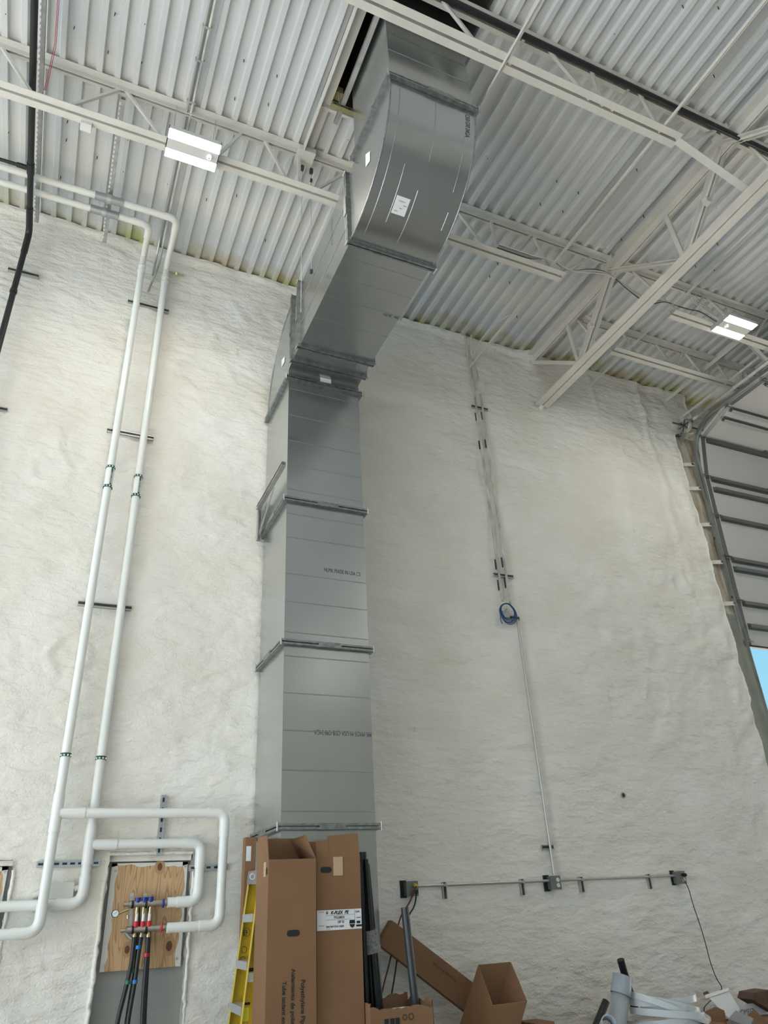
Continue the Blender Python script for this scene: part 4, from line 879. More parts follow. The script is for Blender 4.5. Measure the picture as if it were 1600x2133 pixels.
# cable bundle drooping from joist end to girder and on
cbn = empty('cable_bundle', (4.8, -1.8, 7.9), 'bundle of grey white cables drooping from the joist end to the girder', 'cables')
JY = -1.84
for i in range(5):
    o_ = 0.012 * i; pts = [(3.6, JY + o_, 7.80), (4.05, JY + o_, 7.80), (4.25, JY - 0.03 + o_, 7.80 + 0.02*i), (4.55, JY + o_, 7.76 + 0.012 * i), (4.85, JY, 7.86 + 0.018 * i), (5.1, JY, 7.93 + 0.01 * i), (5.35, JY, 7.84 - 0.02 * i), (5.6, JY, 7.75 - 0.03 * i), (5.9, JY, 7.80), (6.1, JY, 7.79)]
    MB().tube(pts, 0.006, 6, 0.12).build('cable', (PVCD, GSTRUT, PVCD, STEEL, DSTRUT)[i], cbn)
tag(MB().tube([(6.1, JY, 7.79), (6.3, JY, 7.80), (6.45, JY, 7.84), (6.62, -1.9, 7.66)], 0.007, 6, 0.08).build('dark_cable', DSTRUT), 'dark cable lying along the joist toward the right hand light', 'cable')
for i in range(4):
    tag(MB().tube([(6.62, -1.93, 7.66), (6.42 + 0.07*i, -1.86, 7.90), (6.40 + 0.09*i, -1.78, 8.12), (6.42 + 0.1*i, -1.76, 8.28)], 0.006, 6, 0.1).build('feed_cable', PVCD), ('leftmost', 'second', 'third', 'rightmost')[i] + ' of the four white feed cables looping above the right hand light', 'cable', 'feed cables above the right light')
pk = MB().tube([(4.60, -0.9, 8.18), (4.52, -0.75, 8.14), (4.40, -0.35, 7.95), (4.30, -0.10, 7.80)], 0.006, 6, 0.1)
tag(MB().tube([(4.27, -1.0, 7.78), (4.22, -0.8, 7.83), (4.21, -0.4, 7.86), (4.25, -0.12, 7.80)], 0.005, 6, 0.1).build('loose_cable', PVCD), 'loose white cable bowed beside the bridging angle above the twin conduits', 'cable')

# ------------------------------------------------------------------ bay door
DXL = 7.90; DXR = 12.6
door = empty('door_1', (10.2, -0.05, 4.34), 'grey sectional bay door, half raised', 'door', kind='structure')
def dpt(s):   # path of the door curtain: s measured up from the bottom edge
    z0 = 4.34; zc = 7.06; r = 0.50
    y_at = lambda z: 0.04 - 0.15 * max(0, (z - 4.3)) / 2.7
    if s <= zc - z0: return V((0, y_at(z0 + s), z0 + s)), V((0, -0.055, 1)).normalized()
    s2 = s - (zc - z0); L = r * math.pi / 2
    if s2 <= L:
        a = s2 / r; return V((0, y_at(zc) - r * (1 - math.cos(a)), zc + r * math.sin(a))), V((0, -math.sin(a), math.cos(a)))
    return V((0, y_at(zc) - r - (s2 - L), zc + r)), V((0, -1, 0))
SH = 0.612
def dsection(i):
    s0, s1 = i * SH + 0.004, (i + 1) * SH - 0.004; a, _ = dpt(s0); b, _ = dpt(s1)
    d = (b - a).normalized(); nrm = d.cross(V((1, 0, 0))).normalized()       # toward inside or outside
    if nrm.y > 0 and abs(nrm.y) > 0.5: nrm = -nrm
    if abs(nrm.y) <= 0.5 and nrm.z > 0: nrm = -nrm
    m = MB().obox((a + b) / 2 + V(((DXL + DXR)/2, 0, 0)), ((DXR - DXL)/2, 0, 0), (b - a) / 2, nrm * 0.022)
    sec = m.build('door_section', DOORP, door)
    def strut(c, wid=0.05, dep=0.05):
        base = c + nrm * 0.022
        mm = MB(); mm.obox(base + nrm * dep / 2 + V(((DXL+DXR)/2 + 0.04, 0, 0)), ((DXR-DXL)/2 - 0.06, 0, 0), d * wid / 2, nrm * dep / 2)
        mm.obox(base + nrm * 0.003 + d * 0.0 + V(((DXL+DXR)/2 + 0.04, 0, 0)), ((DXR-DXL)/2 - 0.06, 0, 0), d * (wid / 2 + 0.02), nrm * 0.003)
        mm.build('strut', DOORD, sec)
    def bracket(c):
        base = c + nrm * 0.03; m3 = MB(); m3.obox(base + V((DXL + 0.03, 0, 0)), (0.03, 0, 0), d * 0.035, nrm * 0.012)
        m3.tube([base + V((DXL - 0.05, 0, 0)) + nrm * 0.02, base + V((DXL + 0.10, 0, 0)) + nrm * 0.02], 0.007, 6); m3.build('roller_bracket', DOORD, sec)
    m4 = MB(); m4.obox((a + b)/2 + nrm * 0.024 + V((DXL + 0.035, 0, 0)), (0.035, 0, 0), (b - a) / 2, nrm * 0.003); m4.build('end_stile', DOORD, sec)
    if i == 0: strut(a + d * 0.26, 0.045); m5 = MB().obox(a + V(((DXL+DXR)/2, 0, 0)), ((DXR-DXL)/2, 0, 0), d * 0.012, nrm * 0.03); m5.build('bottom_seal', BLACK, sec)
    strut(b - d * 0.035, 0.045)
    if i % 2 == 1: strut(b - d * 0.20 if i != 1 else b - d * 0.17, 0.045)
    bracket(b); bracket(a + d * 0.05) if i == 0 else None
    if i in (3, 4):
        c = b - d * 0.01 + nrm * 0.05; MB().obox(c + V((9.15, 0, 0)), (0.03, 0, 0), d * 0.03, nrm * 0.03).build('hinge', DOORD, sec)
for i in range(9): dsection(i)
tk = empty('door_track', (7.85, -0.1, 0), 'galvanised track of the bay door, curving from the jamb to horizontal', 'door track')
TP = []
for s in [-4.34 + k * 0.30 for k in range(23)] + [2.60 + k * 0.06 for k in range(19)] + [3.75 + k * 0.3 for k in range(16)]:
    if s < 0: p = V((0, 0.04, 4.34 + s)); 
    else: p, _ = dpt(s)
    TP.append(p)
def sweep_track(mb, prof, i0, i1, x):
    pts = [p + V((x, -0.05 if False else 0, 0)) for p in TP[i0:i1]]; ups = []
    for i in range(len(pts)):
        t = (pts[min(i+1, len(pts)-1)] - pts[max(i-1, 0)]).normalized(); nn = V((1, 0, 0)).cross(t).normalized(); ups.append((V((1, 0, 0)), nn))
    return mb.sweep(prof, pts, ups)
TRP = [(0, -0.012), (0.045, -0.012), (0.045, -0.008), (0.004, -0.008), (0.004, 0.032), (0.045, 0.032), (0.045, 0.036), (0, 0.036)]
TRP = [(x, -y) for x, y in TRP][::-1]
iv = next(i for i, p in enumerate(TP) if p.z > 7.05); ih = next(i for i, p in enumerate(TP) if p.z > 7.55)
sweep_track(MB(), TRP, 0, iv + 1, 7.845).build('vertical_track', TRACK, tk)
sweep_track(MB(), TRP, iv, ih + 1, 7.845).build('curved_track', TRACK, tk)
sweep_track(MB(), TRP, ih, len(TP), 7.845).build('horizontal_track', TRACK, tk)
MB().extr(LANG(0.06, 0.004), (7.80, 0.09, 7.60), (7.80, -4.6, 7.60), up=(0, 0, 1)).build('support_angle', GSTRUT, tk)
MB().extr(LANG(0.04, 0.005), (7.83, 0.03, 0.0), (7.83, -0.06, 7.0), up=(0, -1, 0)).build('wall_angle', TRACK, tk)
for a, b in (((1425, 965), (1455, 945)), ((1440, 1015), (1468, 1000)), ((1460, 1090), (1480, 1078)), ((1480, 1168), (1497, 1162)), ((1508, 1255), (1525, 1245))):
    p, q = at(*a, Y=-0.02), at(*b, Y=-0.07)
    m = MB().bar((7.68, 0.02, p.z), (7.86, -0.05, (p.z)), 0.006, 0.055); c = m.build('jamb_clip', STEEL, tk)
    MB().box(7.80, 7.84, -0.052, -0.046, p.z - 0.012, p.z - 0.004).box(7.80, 7.84, -0.052, -0.046, p.z + 0.004, p.z + 0.012).build('slot', DSTRUT, c)
for z in (4.95, 5.8): MB().box(7.80, 7.815, -0.055, -0.045, z, z + 0.03).build('bolt', DSTRUT, tk)
# torsion drum assembly
td = empty('torsion_drum', (7.7, -0.1, 7.5), 'torsion cable drum and slotted bracket at the head of the door track', 'door hardware')
MB().tube([(7.45, -0.22, 7.52), (8.15, -0.22, 7.52)], 0.013, 10).build('shaft', DSTRUT, td)
MB().tube([(7.66, -0.22, 7.52), (7.68, -0.22, 7.52), (7.72, -0.22, 7.52), (7.74, -0.22, 7.52)], 0.09, 22, rr=[0.085, 0.105, 0.095, 0.06]).build('drum', GSTRUT, td)
m = MB()
for a in range(6): m.bar((7.655, -0.22, 7.52), (7.655, -0.22 + 0.09 * math.cos(a * math.pi / 3), 7.52 + 0.09 * math.sin(a * math.pi / 3)), 0.01, 0.012, up=(1, 0, 0))
m.build('drum_spoke', DSTRUT, td)
MB().plate([(7.78, 0.10, 7.30), (7.78, -0.30, 7.56), (7.78, -0.30, 7.62), (7.78, 0.10, 7.66)], (-1, 0, 0), 0.005).box(7.70, 7.79, 0.085, 0.095, 7.25, 7.66).build('bearing_plate', GSTRUT, td)
m = MB()
for k in range(5): m.box(7.772, 7.775, 0.02 - k*0.05, 0.045 - k * 0.05, 7.47 + k * 0.022, 7.48 + k*0.022).box(7.772, 7.775, 0.0 - k*0.05, 0.025 - k * 0.05, 7.50 + k * 0.022, 7.51 + k*0.022)
m.build('slot', DSTRUT, td)
ag = empty('hanger_angle', (7.7, -1.4, 7.65), 'perforated steel angle dropping beside the right hand light to the door track', 'hanger')
MB().extr(LANG(0.05, 0.004), (7.60, -1.50, 8.12), (8.02, -1.52, 7.60), up=(0, -1, 0)).build('angle', STEEL, ag)
m = MB()
for i in range(14):
    f = (i + 0.5) / 14; c = V((7.60, -1.50, 8.12)).lerp(V((8.02, -1.52, 7.60)), f) + V((0.018, -0.0255, 0.018)) ; m.obox(c, (0.005, 0, -0.005), (0.004, 0, 0.004), (0, 0.003, 0))
tag(m.build('hole', DSTRUT, ag), kind='stuff')
MB().extr(LANG(0.05, 0.004), (8.02, -1.76, 8.27), (8.10, -1.62, 7.60), up=(0, -1, 0)).build('second_angle', STEEL, ag)

# ------------------------------------------------------------------ things on the ground
def obx(name, c, ax, ay, az, m, parent=None): return MB().obox(c, ax, ay, az).build(name, m, parent)
def hollow(t, x0, x1, y0, y1, z0, z1, m, inner, th=0.006):
    MB().box(x0, x1, y0, y0 + th, z0, z1).build('front_wall', m, t); MB().box(x0, x0 + th, y0 + th, y1, z0, z1).build('side_wall', m, t)
    MB().box(x1 - th, x1, y0 + th, y1, z0, z1).build('side_wall', m, t); MB().box(x0, x1, y1 - th, y1, z0, z1).build('back_wall', m, t)
    MB().box(x0, x1, y0, y1, z0, z0 + th).build('bottom', m, t)
def stadium(cx, cz, w_, h_, y, n=8):
    pts = []
    for k in range(n + 1): a = -math.pi/2 + math.pi * k / n; pts.append((cx + w_/2 - h_/2 + h_/2 * math.cos(a), y, cz + h_/2 * math.sin(a)))
    for k in range(n + 1): a = math.pi/2 + math.pi * k / n; pts.append((cx - w_/2 + h_/2 + h_/2 * math.cos(a), y, cz + h_/2 * math.sin(a)))
    return pts
def grip(t, cx, cz, y, w_=0.085, h_=0.035, lab=None):
    p = stadium(cx, cz, w_, h_, y); MB().add(p, [tuple(range(len(p)))]).build('hand_hole', INK, t)
# left tall box
t = empty('tall_carton', (1.59, -0.98, 0), 'tall open cardboard carton with printed lines of pipe insulation text, left of the pair', 'carton', 'tall cartons leaning at the duct foot')
bx0, bx1, by0, by1, bz = 1.432, 1.752, -1.15, -0.86, 1.945
hollow(t, bx0, bx1, by0, by1, 0, bz, CARD2, CARD2)
MB().box(bx0 - 0.001, bx0, by0, by1, 0, bz).build('side_skin', CARD, t)
MB().hexa([(bx0, by1, bz), (bx0, by0 + 0.01, bz), (bx0 + 0.004, by0 + 0.01, bz), (bx0 + 0.004, by1, bz)], [(bx0 - 0.0, by1, bz + 0.16), (bx0 - 0.0, by0 + 0.06, bz + 0.15), (bx0 + 0.004, by0 + 0.06, bz + 0.15), (bx0 + 0.004, by1, bz + 0.16)]).build('flap', CARD, t)
MB().hexa([(bx0 + 0.02, by1, bz), (bx1 - 0.02, by1, bz), (bx1 - 0.02, by1 + 0.004, bz), (bx0 + 0.02, by1 + 0.004, bz)], [(bx0 + 0.02, by1, bz + 0.15), (bx1 - 0.06, by1, bz + 0.15), (bx1 - 0.06, by1 + 0.004, bz + 0.15), (bx0 + 0.02, by1 + 0.004, bz + 0.15)]).build('flap', CARD2, t)
MB().hexa([(bx1 - 0.004, by1, bz), (bx1 - 0.004, by0, bz), (bx1, by0, bz), (bx1, by1, bz)], [(bx1 - 0.09, by1, bz + 0.14), (bx1 - 0.06, by0 + 0.05, bz + 0.15), (bx1 - 0.056, by0 + 0.05, bz + 0.15), (bx1 - 0.086, by1, bz + 0.14)]).build('flap', CARDL, t)
grip(t, 1.60, at(608, 1944, Y=by0).z, by0 - 0.002)
pz = at(550, 1816, X=bx0 - 0.002).z
p = [(bx0 - 0.002, -1.13, pz - 0.02), (bx0 - 0.002, -1.08, pz - 0.02), (bx0 - 0.002, -1.08, pz + 0.02), (bx0 - 0.002, -1.13, pz + 0.02)]
MB().add(p, [(3, 2, 1, 0)]).build('hand_hole', INK, t)
MB().box(bx0 - 0.003, bx0 - 0.001, -1.09, -1.04, pz - 0.03, bz - 0.01).build('tape', TAPE, t)
for body, px_, py_, sz in (('Polyethylene Pipe Insulation', 632, 2040, 0.037), ('Aislamiento de polietileno', 612, 2018, 0.037), ('Tube isolant en polyethylene', 593, 2044, 0.037)):
    q = at(px_, py_, Y=by0 - 0.002); text('print', body, sz, (q.x - 0.014, by0 - 0.002, q.z), -Z_, X_, INK, t, squash=0.92, bold=0.0008)
text('print', '1071', 0.03, (bx0 - 0.002, -0.95, bz + 0.075), V((0, -1, 0)), Z_, INKB, t, squash=0.5)
# right tall box
t = empty('tall_carton', (1.91, -0.95, 0), 'tall open cardboard carton with white printed label, right of the pair', 'carton', 'tall cartons leaning at the duct foot')
cx0, cx1, cy0, cy1, cz = 1.772, 2.085, -1.10, -0.83, 1.955
hollow(t, cx0, cx1, cy0, cy1, 0, cz, CARD, CARD2)
MB().hexa([(cx0 + 0.06, cy0, cz), (cx1, cy0, cz), (cx1, cy0 + 0.004, cz), (cx0 + 0.06, cy0 + 0.004, cz)], [(cx0 + 0.09, cy0 + 0.03, cz + 0.135), (cx1, cy0 + 0.03, cz + 0.15), (cx1, cy0 + 0.034, cz + 0.15), (cx0 + 0.09, cy0 + 0.034, cz + 0.135)]).build('flap', CARD, t)
MB().hexa([(cx0, cy0, cz), (cx0 + 0.09, cy0, cz), (cx0 + 0.09, cy0 + 0.004, cz), (cx0, cy0 + 0.004, cz)], [(cx0, cy0 + 0.02, cz + 0.10), (cx0 + 0.09, cy0 + 0.02, cz + 0.11), (cx0 + 0.09, cy0 + 0.024, cz + 0.11), (cx0, cy0 + 0.024, cz + 0.10)]).build('flap', CARD, t)
MB().box(cx0, cx1 - 0.02, cy1, cy1 + 0.004, cz, cz + 0.12).build('flap', CARD2, t)
grip(t, at(679, 1812, Y=cy0).x, at(679, 1812, Y=cy0).z, cy0 - 0.002, 0.08, 0.035)
q = at(704, 1803, Y=cy0); MB().box(q.x - 0.034, q.x + 0.034, cy0 - 0.003, cy0 - 0.001, q.z - 0.06, cz + 0.0).build('tape', TAPE, t)
ly = cy0 - 0.003
la = [at(658, 1901, Y=ly), at(750, 1888, Y=ly), at(751, 1923, Y=ly), at(659, 1932, Y=ly)]
LW = cx1 - cx0 - 0.003; lz1 = at(660, 1897, Y=ly).z; LH = 0.115
lab = MB().box(cx0 + 0.001, cx0 + 0.001 + LW, ly - 0.0005, cy0 - 0.0005, lz1 - LH, lz1).build('shipping_label', PAPER, t)
lo = V((cx0, ly - 0.0015, lz1 - LH))
def lt(body, sz, x, z, **k): text('print', body, sz, lo + V((x, 0, z)), X_, Z_, INK, lab, **k)
lt('K-FLEX  PE', 0.026, 0.095, 0.090, bold=0.0012, shear=0.25, squash=1.0)
lt('7PXL048058', 0.020, 0.115, 0.064, squash=0.72, bold=0.0004)
lt('5/8" ID', 0.020, 0.142, 0.038, squash=0.8, bold=0.0004)
lt('Seam-Seal 6-Foot Lengths', 0.0165, 0.062, 0.016, squash=0.72, bold=0.0004)
lt('Qty 204 ft', 0.009, 0.062, 0.005, squash=0.8)
lt('Quick', 0.017, 0.268, 0.094, squash=0.7, bold=0.0004)
m = MB()
for (x0, x1, z0, z1) in ((0.06, 0.26, 0.083, 0.0842), (0.06, 0.232, 0.058, 0.0592), (0.262, 0.2632, 0.05, 0.112), (0.012, 0.05, 0.105, 0.107), (0.012, 0.05, 0.026, 0.028), (0.272, 0.31, 0.012, 0.024), (0.275, 0.300, 0.03, 0.045), (0.275, 0.305, 0.062, 0.066)):
    m.box(lo.x + x0, lo.x + x1, ly - 0.002, ly - 0.001, lo.z + z0, lo.z + z1)
m.build('label_rule', INK, lab)
sh = [(0.225, 0.052), (0.262, 0.052), (0.264, 0.030), (0.257, 0.014), (0.2435, 0.006), (0.230, 0.014), (0.223, 0.030)]
MB().add([lo + V((a, -0.0004, b)) for a, b in sh], [tuple(range(len(sh) - 1, -1, -1))]).build('shield_logo', INK, lab)
MB().box(lo.x + 0.222, lo.x + 0.265, ly - 0.0030, ly - 0.0022, lo.z + 0.0285, lo.z + 0.031).build('logo_stripe', PAPER, lab)
m = MB()
for a in range(7): m.box(lo.x + 0.066 + a*0.0, lo.x + 0.067, ly - 0.002, ly - 0.001, lo.z + 0.096, lo.z + 0.108)
m.box(lo.x + 0.064, lo.x + 0.068, ly - 0.002, ly - 0.001, lo.z + 0.094, lo.z + 0.108).box(lo.x + 0.072, lo.x + 0.076, ly - 0.002, ly - 0.001, lo.z + 0.094, lo.z + 0.108).box(lo.x + 0.064, lo.x + 0.076, ly - 0.002, ly - 0.001, lo.z + 0.092, lo.z + 0.096)
m.build('label_logo', INK, lab)
# brown tube carton behind ladder
t = empty('narrow_carton', (1.45, -0.30, 0), 'narrow dark brown carton standing behind the ladder', 'carton')
q = at(519, 1745, Y=-0.33)
MB().box(q.x - 0.035, q.x + 0.045, -0.37, -0.29, 0, q.z).build('box_body', CARD2, t)
q2 = at(519, 1778, Y=-0.37); MB().box(q2.x - 0.022, q2.x + 0.014, -0.373, -0.370, q2.z - 0.05, q2.z + 0.05).build('paper_label', PAPER, t)

# ladder, folded, leaning, seen nearly edge on
ld = empty('step_ladder', (1.2, -1.1, 0), 'yellow fibreglass step ladder leaning beside the tall cartons', 'ladder')
def ray_down(a, b, y):   # straight rail through two picture points at depth y, carried to the floor
    p, q = at(*a, Y=y), at(*b, Y=y); d = (q - p).normalized(); return p, p + d * (p.z / -d.z)
CHN = [(-0.0425, 0), (0.0425, 0), (0.0425, 0.028), (0.0385, 0.028), (0.0385, 0.004), (-0.0385, 0.004), (-0.0385, 0.028), (-0.0425, 0.028)]
fT, fB = ray_down((528, 1838), (487, 2133), -0.42)
nT, nB = ray_down((550, 1838), (514, 2133), -0.80)
for (T, Bt, nm) in ((fT, fB, 'far_rail'), (nT, nB, 'near_rail')):
    d = (T - Bt).normalized(); a = X_ - d * d.x; a.normalize(); b = a.cross(d); b = -b if b.y > 0 else b
    MB().sweep(CHN, [Bt, T], [(a, b)] * 2).build(nm, YEL, ld)
    for s in (-1, 1): MB().sweep([(-0.003, 0), (0.003, 0), (0.003, 0.031), (-0.003, 0.031)], [Bt, T], [(a, b)] * 2).build('rail_edge', YELL, ld) if False else MB().obox((T + Bt)/2 + a * 0.041 * s + b * 0.026, (T - Bt)/2, a * 0.003, b * 0.004).build('rail_edge', YELL, ld)
for py_ in (1911, 2008, 2098):
    z = at(505, py_, Y=-0.6).z; f = lambda T, Bt: Bt + (T - Bt) * ((z - Bt.z) / (T.z - Bt.z))
    c0, c1_ = f(fT, fB), f(nT, nB); MB().hexa([c0 + V((-0.045, 0, -0.03)), c0 + V((0.03, 0, -0.03)), c1_ + V((0.03, 0.01, -0.03)), c1_ + V((-0.045, 0.01, -0.03))], [c0 + V((-0.045, 0, 0.018)), c0 + V((0.03, 0, 0.018)), c1_ + V((0.03, 0.01, 0.018)), c1_ + V((-0.045, 0.01, 0.018))]).build('step', ALU, ld)
for k in range(1, 3):
    z = at(505, 2098, Y=-0.6).z - 0.3 * k; f = lambda T, Bt: Bt + (T - Bt) * ((z - Bt.z) / (T.z - Bt.z)); c0, c1_ = f(fT, fB), f(nT, nB)
    MB().hexa([c0 + V((-0.045, 0, -0.03)), c0 + V((0.03, 0, -0.03)), c1_ + V((0.03, 0.01, -0.03)), c1_ + V((-0.045, 0.01, -0.03))], [c0 + V((-0.045, 0, 0.018)), c0 + V((0.03, 0, 0.018)), c1_ + V((0.03, 0.01, 0.018)), c1_ + V((-0.045, 0.01, 0.018))]).build('step', ALU, ld)
topc = MB().hexa([fT + V((-0.045, 0.02, -0.01)), fT + V((0.045, 0.02, -0.01)), nT + V((0.045, -0.02, -0.01)), nT + V((-0.045, -0.02, -0.01))], [fT + V((-0.035, 0.02, 0.075)), fT + V((0.045, 0.02, 0.075)), nT + V((0.045, -0.02, 0.075)), nT + V((-0.035, -0.02, 0.075))]).build('top_cap', GREYP, ld)
ring = [V((1.33 + 0.022 * math.cos(a), nT.y - 0.024, nT.z + 0.03 + 0.022 * math.sin(a))) for a in [i * math.pi / 8 for i in range(17)]]
def webp(T, Bt, z, dx, y=-0.002): c = Bt + (T - Bt) * ((z - Bt.z) / (T.z - Bt.z)); return c + V((dx, y, 0))
zs_ = at(500, 1960, Y=-0.45).z
c = webp(fT, fB, zs_ + 0.03, 0, -0.006); text('print', 'S9', 0.05, c - V((0.025, 0, 0)), X_, Z_, INK, ld, squash=0.7)
for dz, rr_ in ((-0.055, 0.020), (-0.11, 0.016), (0.05, 0.026)):
    c = webp(fT, fB, zs_ + dz, 0, -0.006)
    MB().tube([c + V((rr_ * 0.9 * math.cos(a), 0, rr_ * math.sin(a))) for a in [k * math.pi / 8 for k in range(17)]], 0.0014, 5).build('printed_ring', INK, ld)
c = webp(fT, fB, zs_ - 0.17, 0, -0.006); text('print', '355', 0.035, c - V((0.025, 0, 0)), X_, Z_, INK, ld, squash=0.7)
for pyy, hh, m_, nm in ((2020, 0.02, INK, 'black_label'), (2036, 0.05, WHITE, 'white_label'), (2090, 0.014, INK, 'black_label'), (2112, 0.07, STICKY, 'yellow_label')):
    z = at(520, pyy, Y=nT.y).z; c = webp(nT, nB, z, -0.018, -0.004); MB().box(c.x - 0.020, c.x + 0.022, c.y - 0.002, c.y, z - hh / 2, z + hh / 2).build(nm, m_, ld)
c = at(526, 1826, Y=nT.y - 0.03); MB().tube([c + V((0.017 * math.cos(a), 0, 0.017 * math.sin(a))) for a in [k * math.pi / 8 for k in range(17)]], 0.003, 6).build('cap_emblem', WHITE, ld)
# foam insulation tubes beside cartons
for i, (a, b, y, r, lab) in enumerate((((750, 1775), (766, 2133), -0.98, 0.019, 'black foam tube nearest the tall carton'), ((757, 1779), (779, 2133), -0.94, 0.020, 'second black foam tube from the tall carton'), ((762, 1790), (788, 2133), -0.98, 0.018, 'third black foam tube from the tall carton'), ((757, 1775), (772, 2133), -0.88, 0.022, 'rear black foam tube behind the bundle'), ((765, 1800), (796, 2133), -0.90, 0.018, 'outermost black foam tube of the bundle'))):
    p, q = ray_down(a, b, y); tag(MB().tube([p, q], r, 12).build('foam_tube', RUBBER), lab, 'foam tube', 'black foam tubes bundled beside the cartons')
p, q = at(768, 1938, Y=-0.94), at(776, 1985, Y=-0.94); tag(MB().tube([p, q], 0.062, 14).build('tube_wrap', WRAP), 'silver grey tape wrap round the black foam tube bundle', 'tape wrap')
p, q = ray_down((843, 1890), (866, 2096), -1.0)
st = empty('grey_foam_tube', q, 'single grey-black split foam tube standing in the torn carton', 'foam tube')
MB().tube([p, q], 0.028, 14).build('tube', GREYF, st); MB().bar(p + V((-0.004, -0.028, -0.002)), q + V((-0.004, -0.028, 0)), 0.003, 0.003, up=(0, 1, 0)).build('slit', INK, st)
# torn open carton in front
tb = empty('torn_carton', (2.32, -1.0, 0), 'cardboard carton with torn rim and handling symbols beside the tall cartons', 'carton')
tx0, tx1, ty0, ty1 = 2.092, 2.52, -1.18, -0.815
def torn(p0, p1, ztop, amp, m, seed, th=0.006):
    n = 26; mb = MB(); p0, p1 = V(p0), V(p1); nrm = (p1 - p0).cross(Z_).normalized() * th; vs = []
    for i in range(n + 1):
        p = p0.lerp(p1, i / n); z = ztop + amp * noise.fractal(V((i * 0.21, seed, 0)), 0.8, 2, 3)
        vs += [p, p + nrm, V((p.x, p.y, z)) + nrm, V((p.x, p.y, z))]
    fs = []
    for i in range(n):
        a = i * 4; b = a + 4; fs += [(a+3, b+3, b, a), (a+1, b+1, b+2, a+2), (a+2, b+2, b+3, a+3)]
    mb.add(vs, fs); mb.build('carton_wall', m, tb)
torn((tx0, ty0, 0), (tx1, ty0, 0), 1.085, 0.022, CARDL, 1.5); torn((tx0, ty1, 0), (tx1, ty1, 0), 1.12, 0.02, CARD2, 4.5)
torn((tx1, ty0, 0), (tx1, ty1, 0), 1.10, 0.02, CARDL, 7.5); torn((tx0, ty0, 0), (tx0, ty1, 0), 1.12, 0.02, CARD, 9.5)
MB().box(tx0, tx1, ty0, ty1, 0, 0.01).build('bottom', CARD2, tb)
for x in (2.195, 2.235, 2.27): MB().box(x - 0.014, x + 0.014, ty0 - 0.009, ty0 - 0.007, 0.985, 1.032).build('printed_icon', INK, tb)
for x, rr_ in ((2.32, 0.014), (2.365, 0.016)):
    MB().tube([(x + rr_ * math.cos(a), ty0 - 0.008, 1.03 + rr_ * math.sin(a)) for a in [k * math.pi / 8 for k in range(17)]], 0.002, 5).build('printed_icon', INK, tb)
for i, (x, m_) in enumerate(((2.28, TAPE), (2.37, WHITE), (2.42, WHITE))):
    rg = MB(); rg.tube([(x + 0.035 * math.cos(a), -0.98 + 0.035 * math.sin(a), 1.05) for a in [k * math.pi / 10 for k in range(21)]], 0.012, 8)
    o = tag(rg.tube([(x, -0.98, 0.9), (x, -0.98, 1.035)], 0.035, 16).build('pipe_offcut', m_), ('brown roll inside the torn carton', 'white pipe offcut in the torn carton, left one', 'white pipe offcut in the torn carton, right one')[i], 'offcut', 'rolls inside the torn carton')
# long carton leaning on the wall
lc = empty('leaning_carton', (3.0, -0.3, 0), 'long narrow cardboard carton slanting down to the right against the wall', 'carton')
A, B_ = V((2.70, -0.20, 1.555)), V((3.62, -0.42, 0.86)); d = (B_ - A).normalized()
upv = (Z_ - d * d.z).normalized(); nn = d.cross(upv).normalized(); nn = nn if nn.y < 0 else -nn
L2 = (B_ - A).length / 2; C_ = (A + B_) / 2
MB().obox(C_ - upv * 0.095 - nn * 0.03, d * L2, upv * 0.095, nn * 0.09).build('box_body', CARD2, lc)
tx = C_ - upv * 0.055 + nn * 0.0615 - d * 0.12
text('print', 'POLYETHYLENE PIPE AND TUBING', 0.024, tx + d * 0.17 , -d, -upv, INK, lc, squash=0.6)
# open box
ob_ = empty('open_carton', (3.1, -0.8, 0), 'open cardboard carton tipped toward the viewer in front of the leaning one', 'carton')
O = [at(997, 2011, Y=-0.66), at(1064, 2004, Y=-0.66), at(1097, 2086, Y=-0.92), at(1027, 2093, Y=-0.92)]
ex = ((O[1] - O[0]) + (O[2] - O[3])) / 4; ey = ((O[3] - O[0]) + (O[2] - O[1])) / 4; cc_ = sum(O, V()) / 4
nz = ex.cross(ey).normalized(); nz = -nz if nz.z > 0 else nz      # into the carton
nz = (nz + V((-0.35, 0, 0))).normalized(); nz.y = min(nz.y, 0.12); nz.normalize(); D_ = 1.05; OPEN = (O, nz)
exu, eyu = ex.normalized(), ey.normalized(); th = 0.005
for c, a, b, m_, nm in ((cc_ - ex, eyu * th, ey, CARD, 'left_wall'), (cc_ + ex, eyu * th, ey, CARD, 'right_wall')):
    s = 1 if nm == 'right_wall' else -1; q0 = [cc_ + ex * s - ey, cc_ + ex * s + ey, cc_ + ex * s + ey + exu * th * s, cc_ + ex * s - ey + exu * th * s]
    MB().hexa(q0, [p + nz * D_ for p in q0]).build(nm, CARD, ob_)
for s, nm in ((-1, 'back_wall'), (1, 'front_wall')):
    q0 = [cc_ + ey * s - ex, cc_ + ey * s + ex, cc_ + ey * s + ex + eyu * th * s, cc_ + ey * s - ex + eyu * th * s]
    MB().hexa(q0, [p + nz * D_ for p in q0]).build(nm, CARD2 if s > 0 else CARD2, ob_)
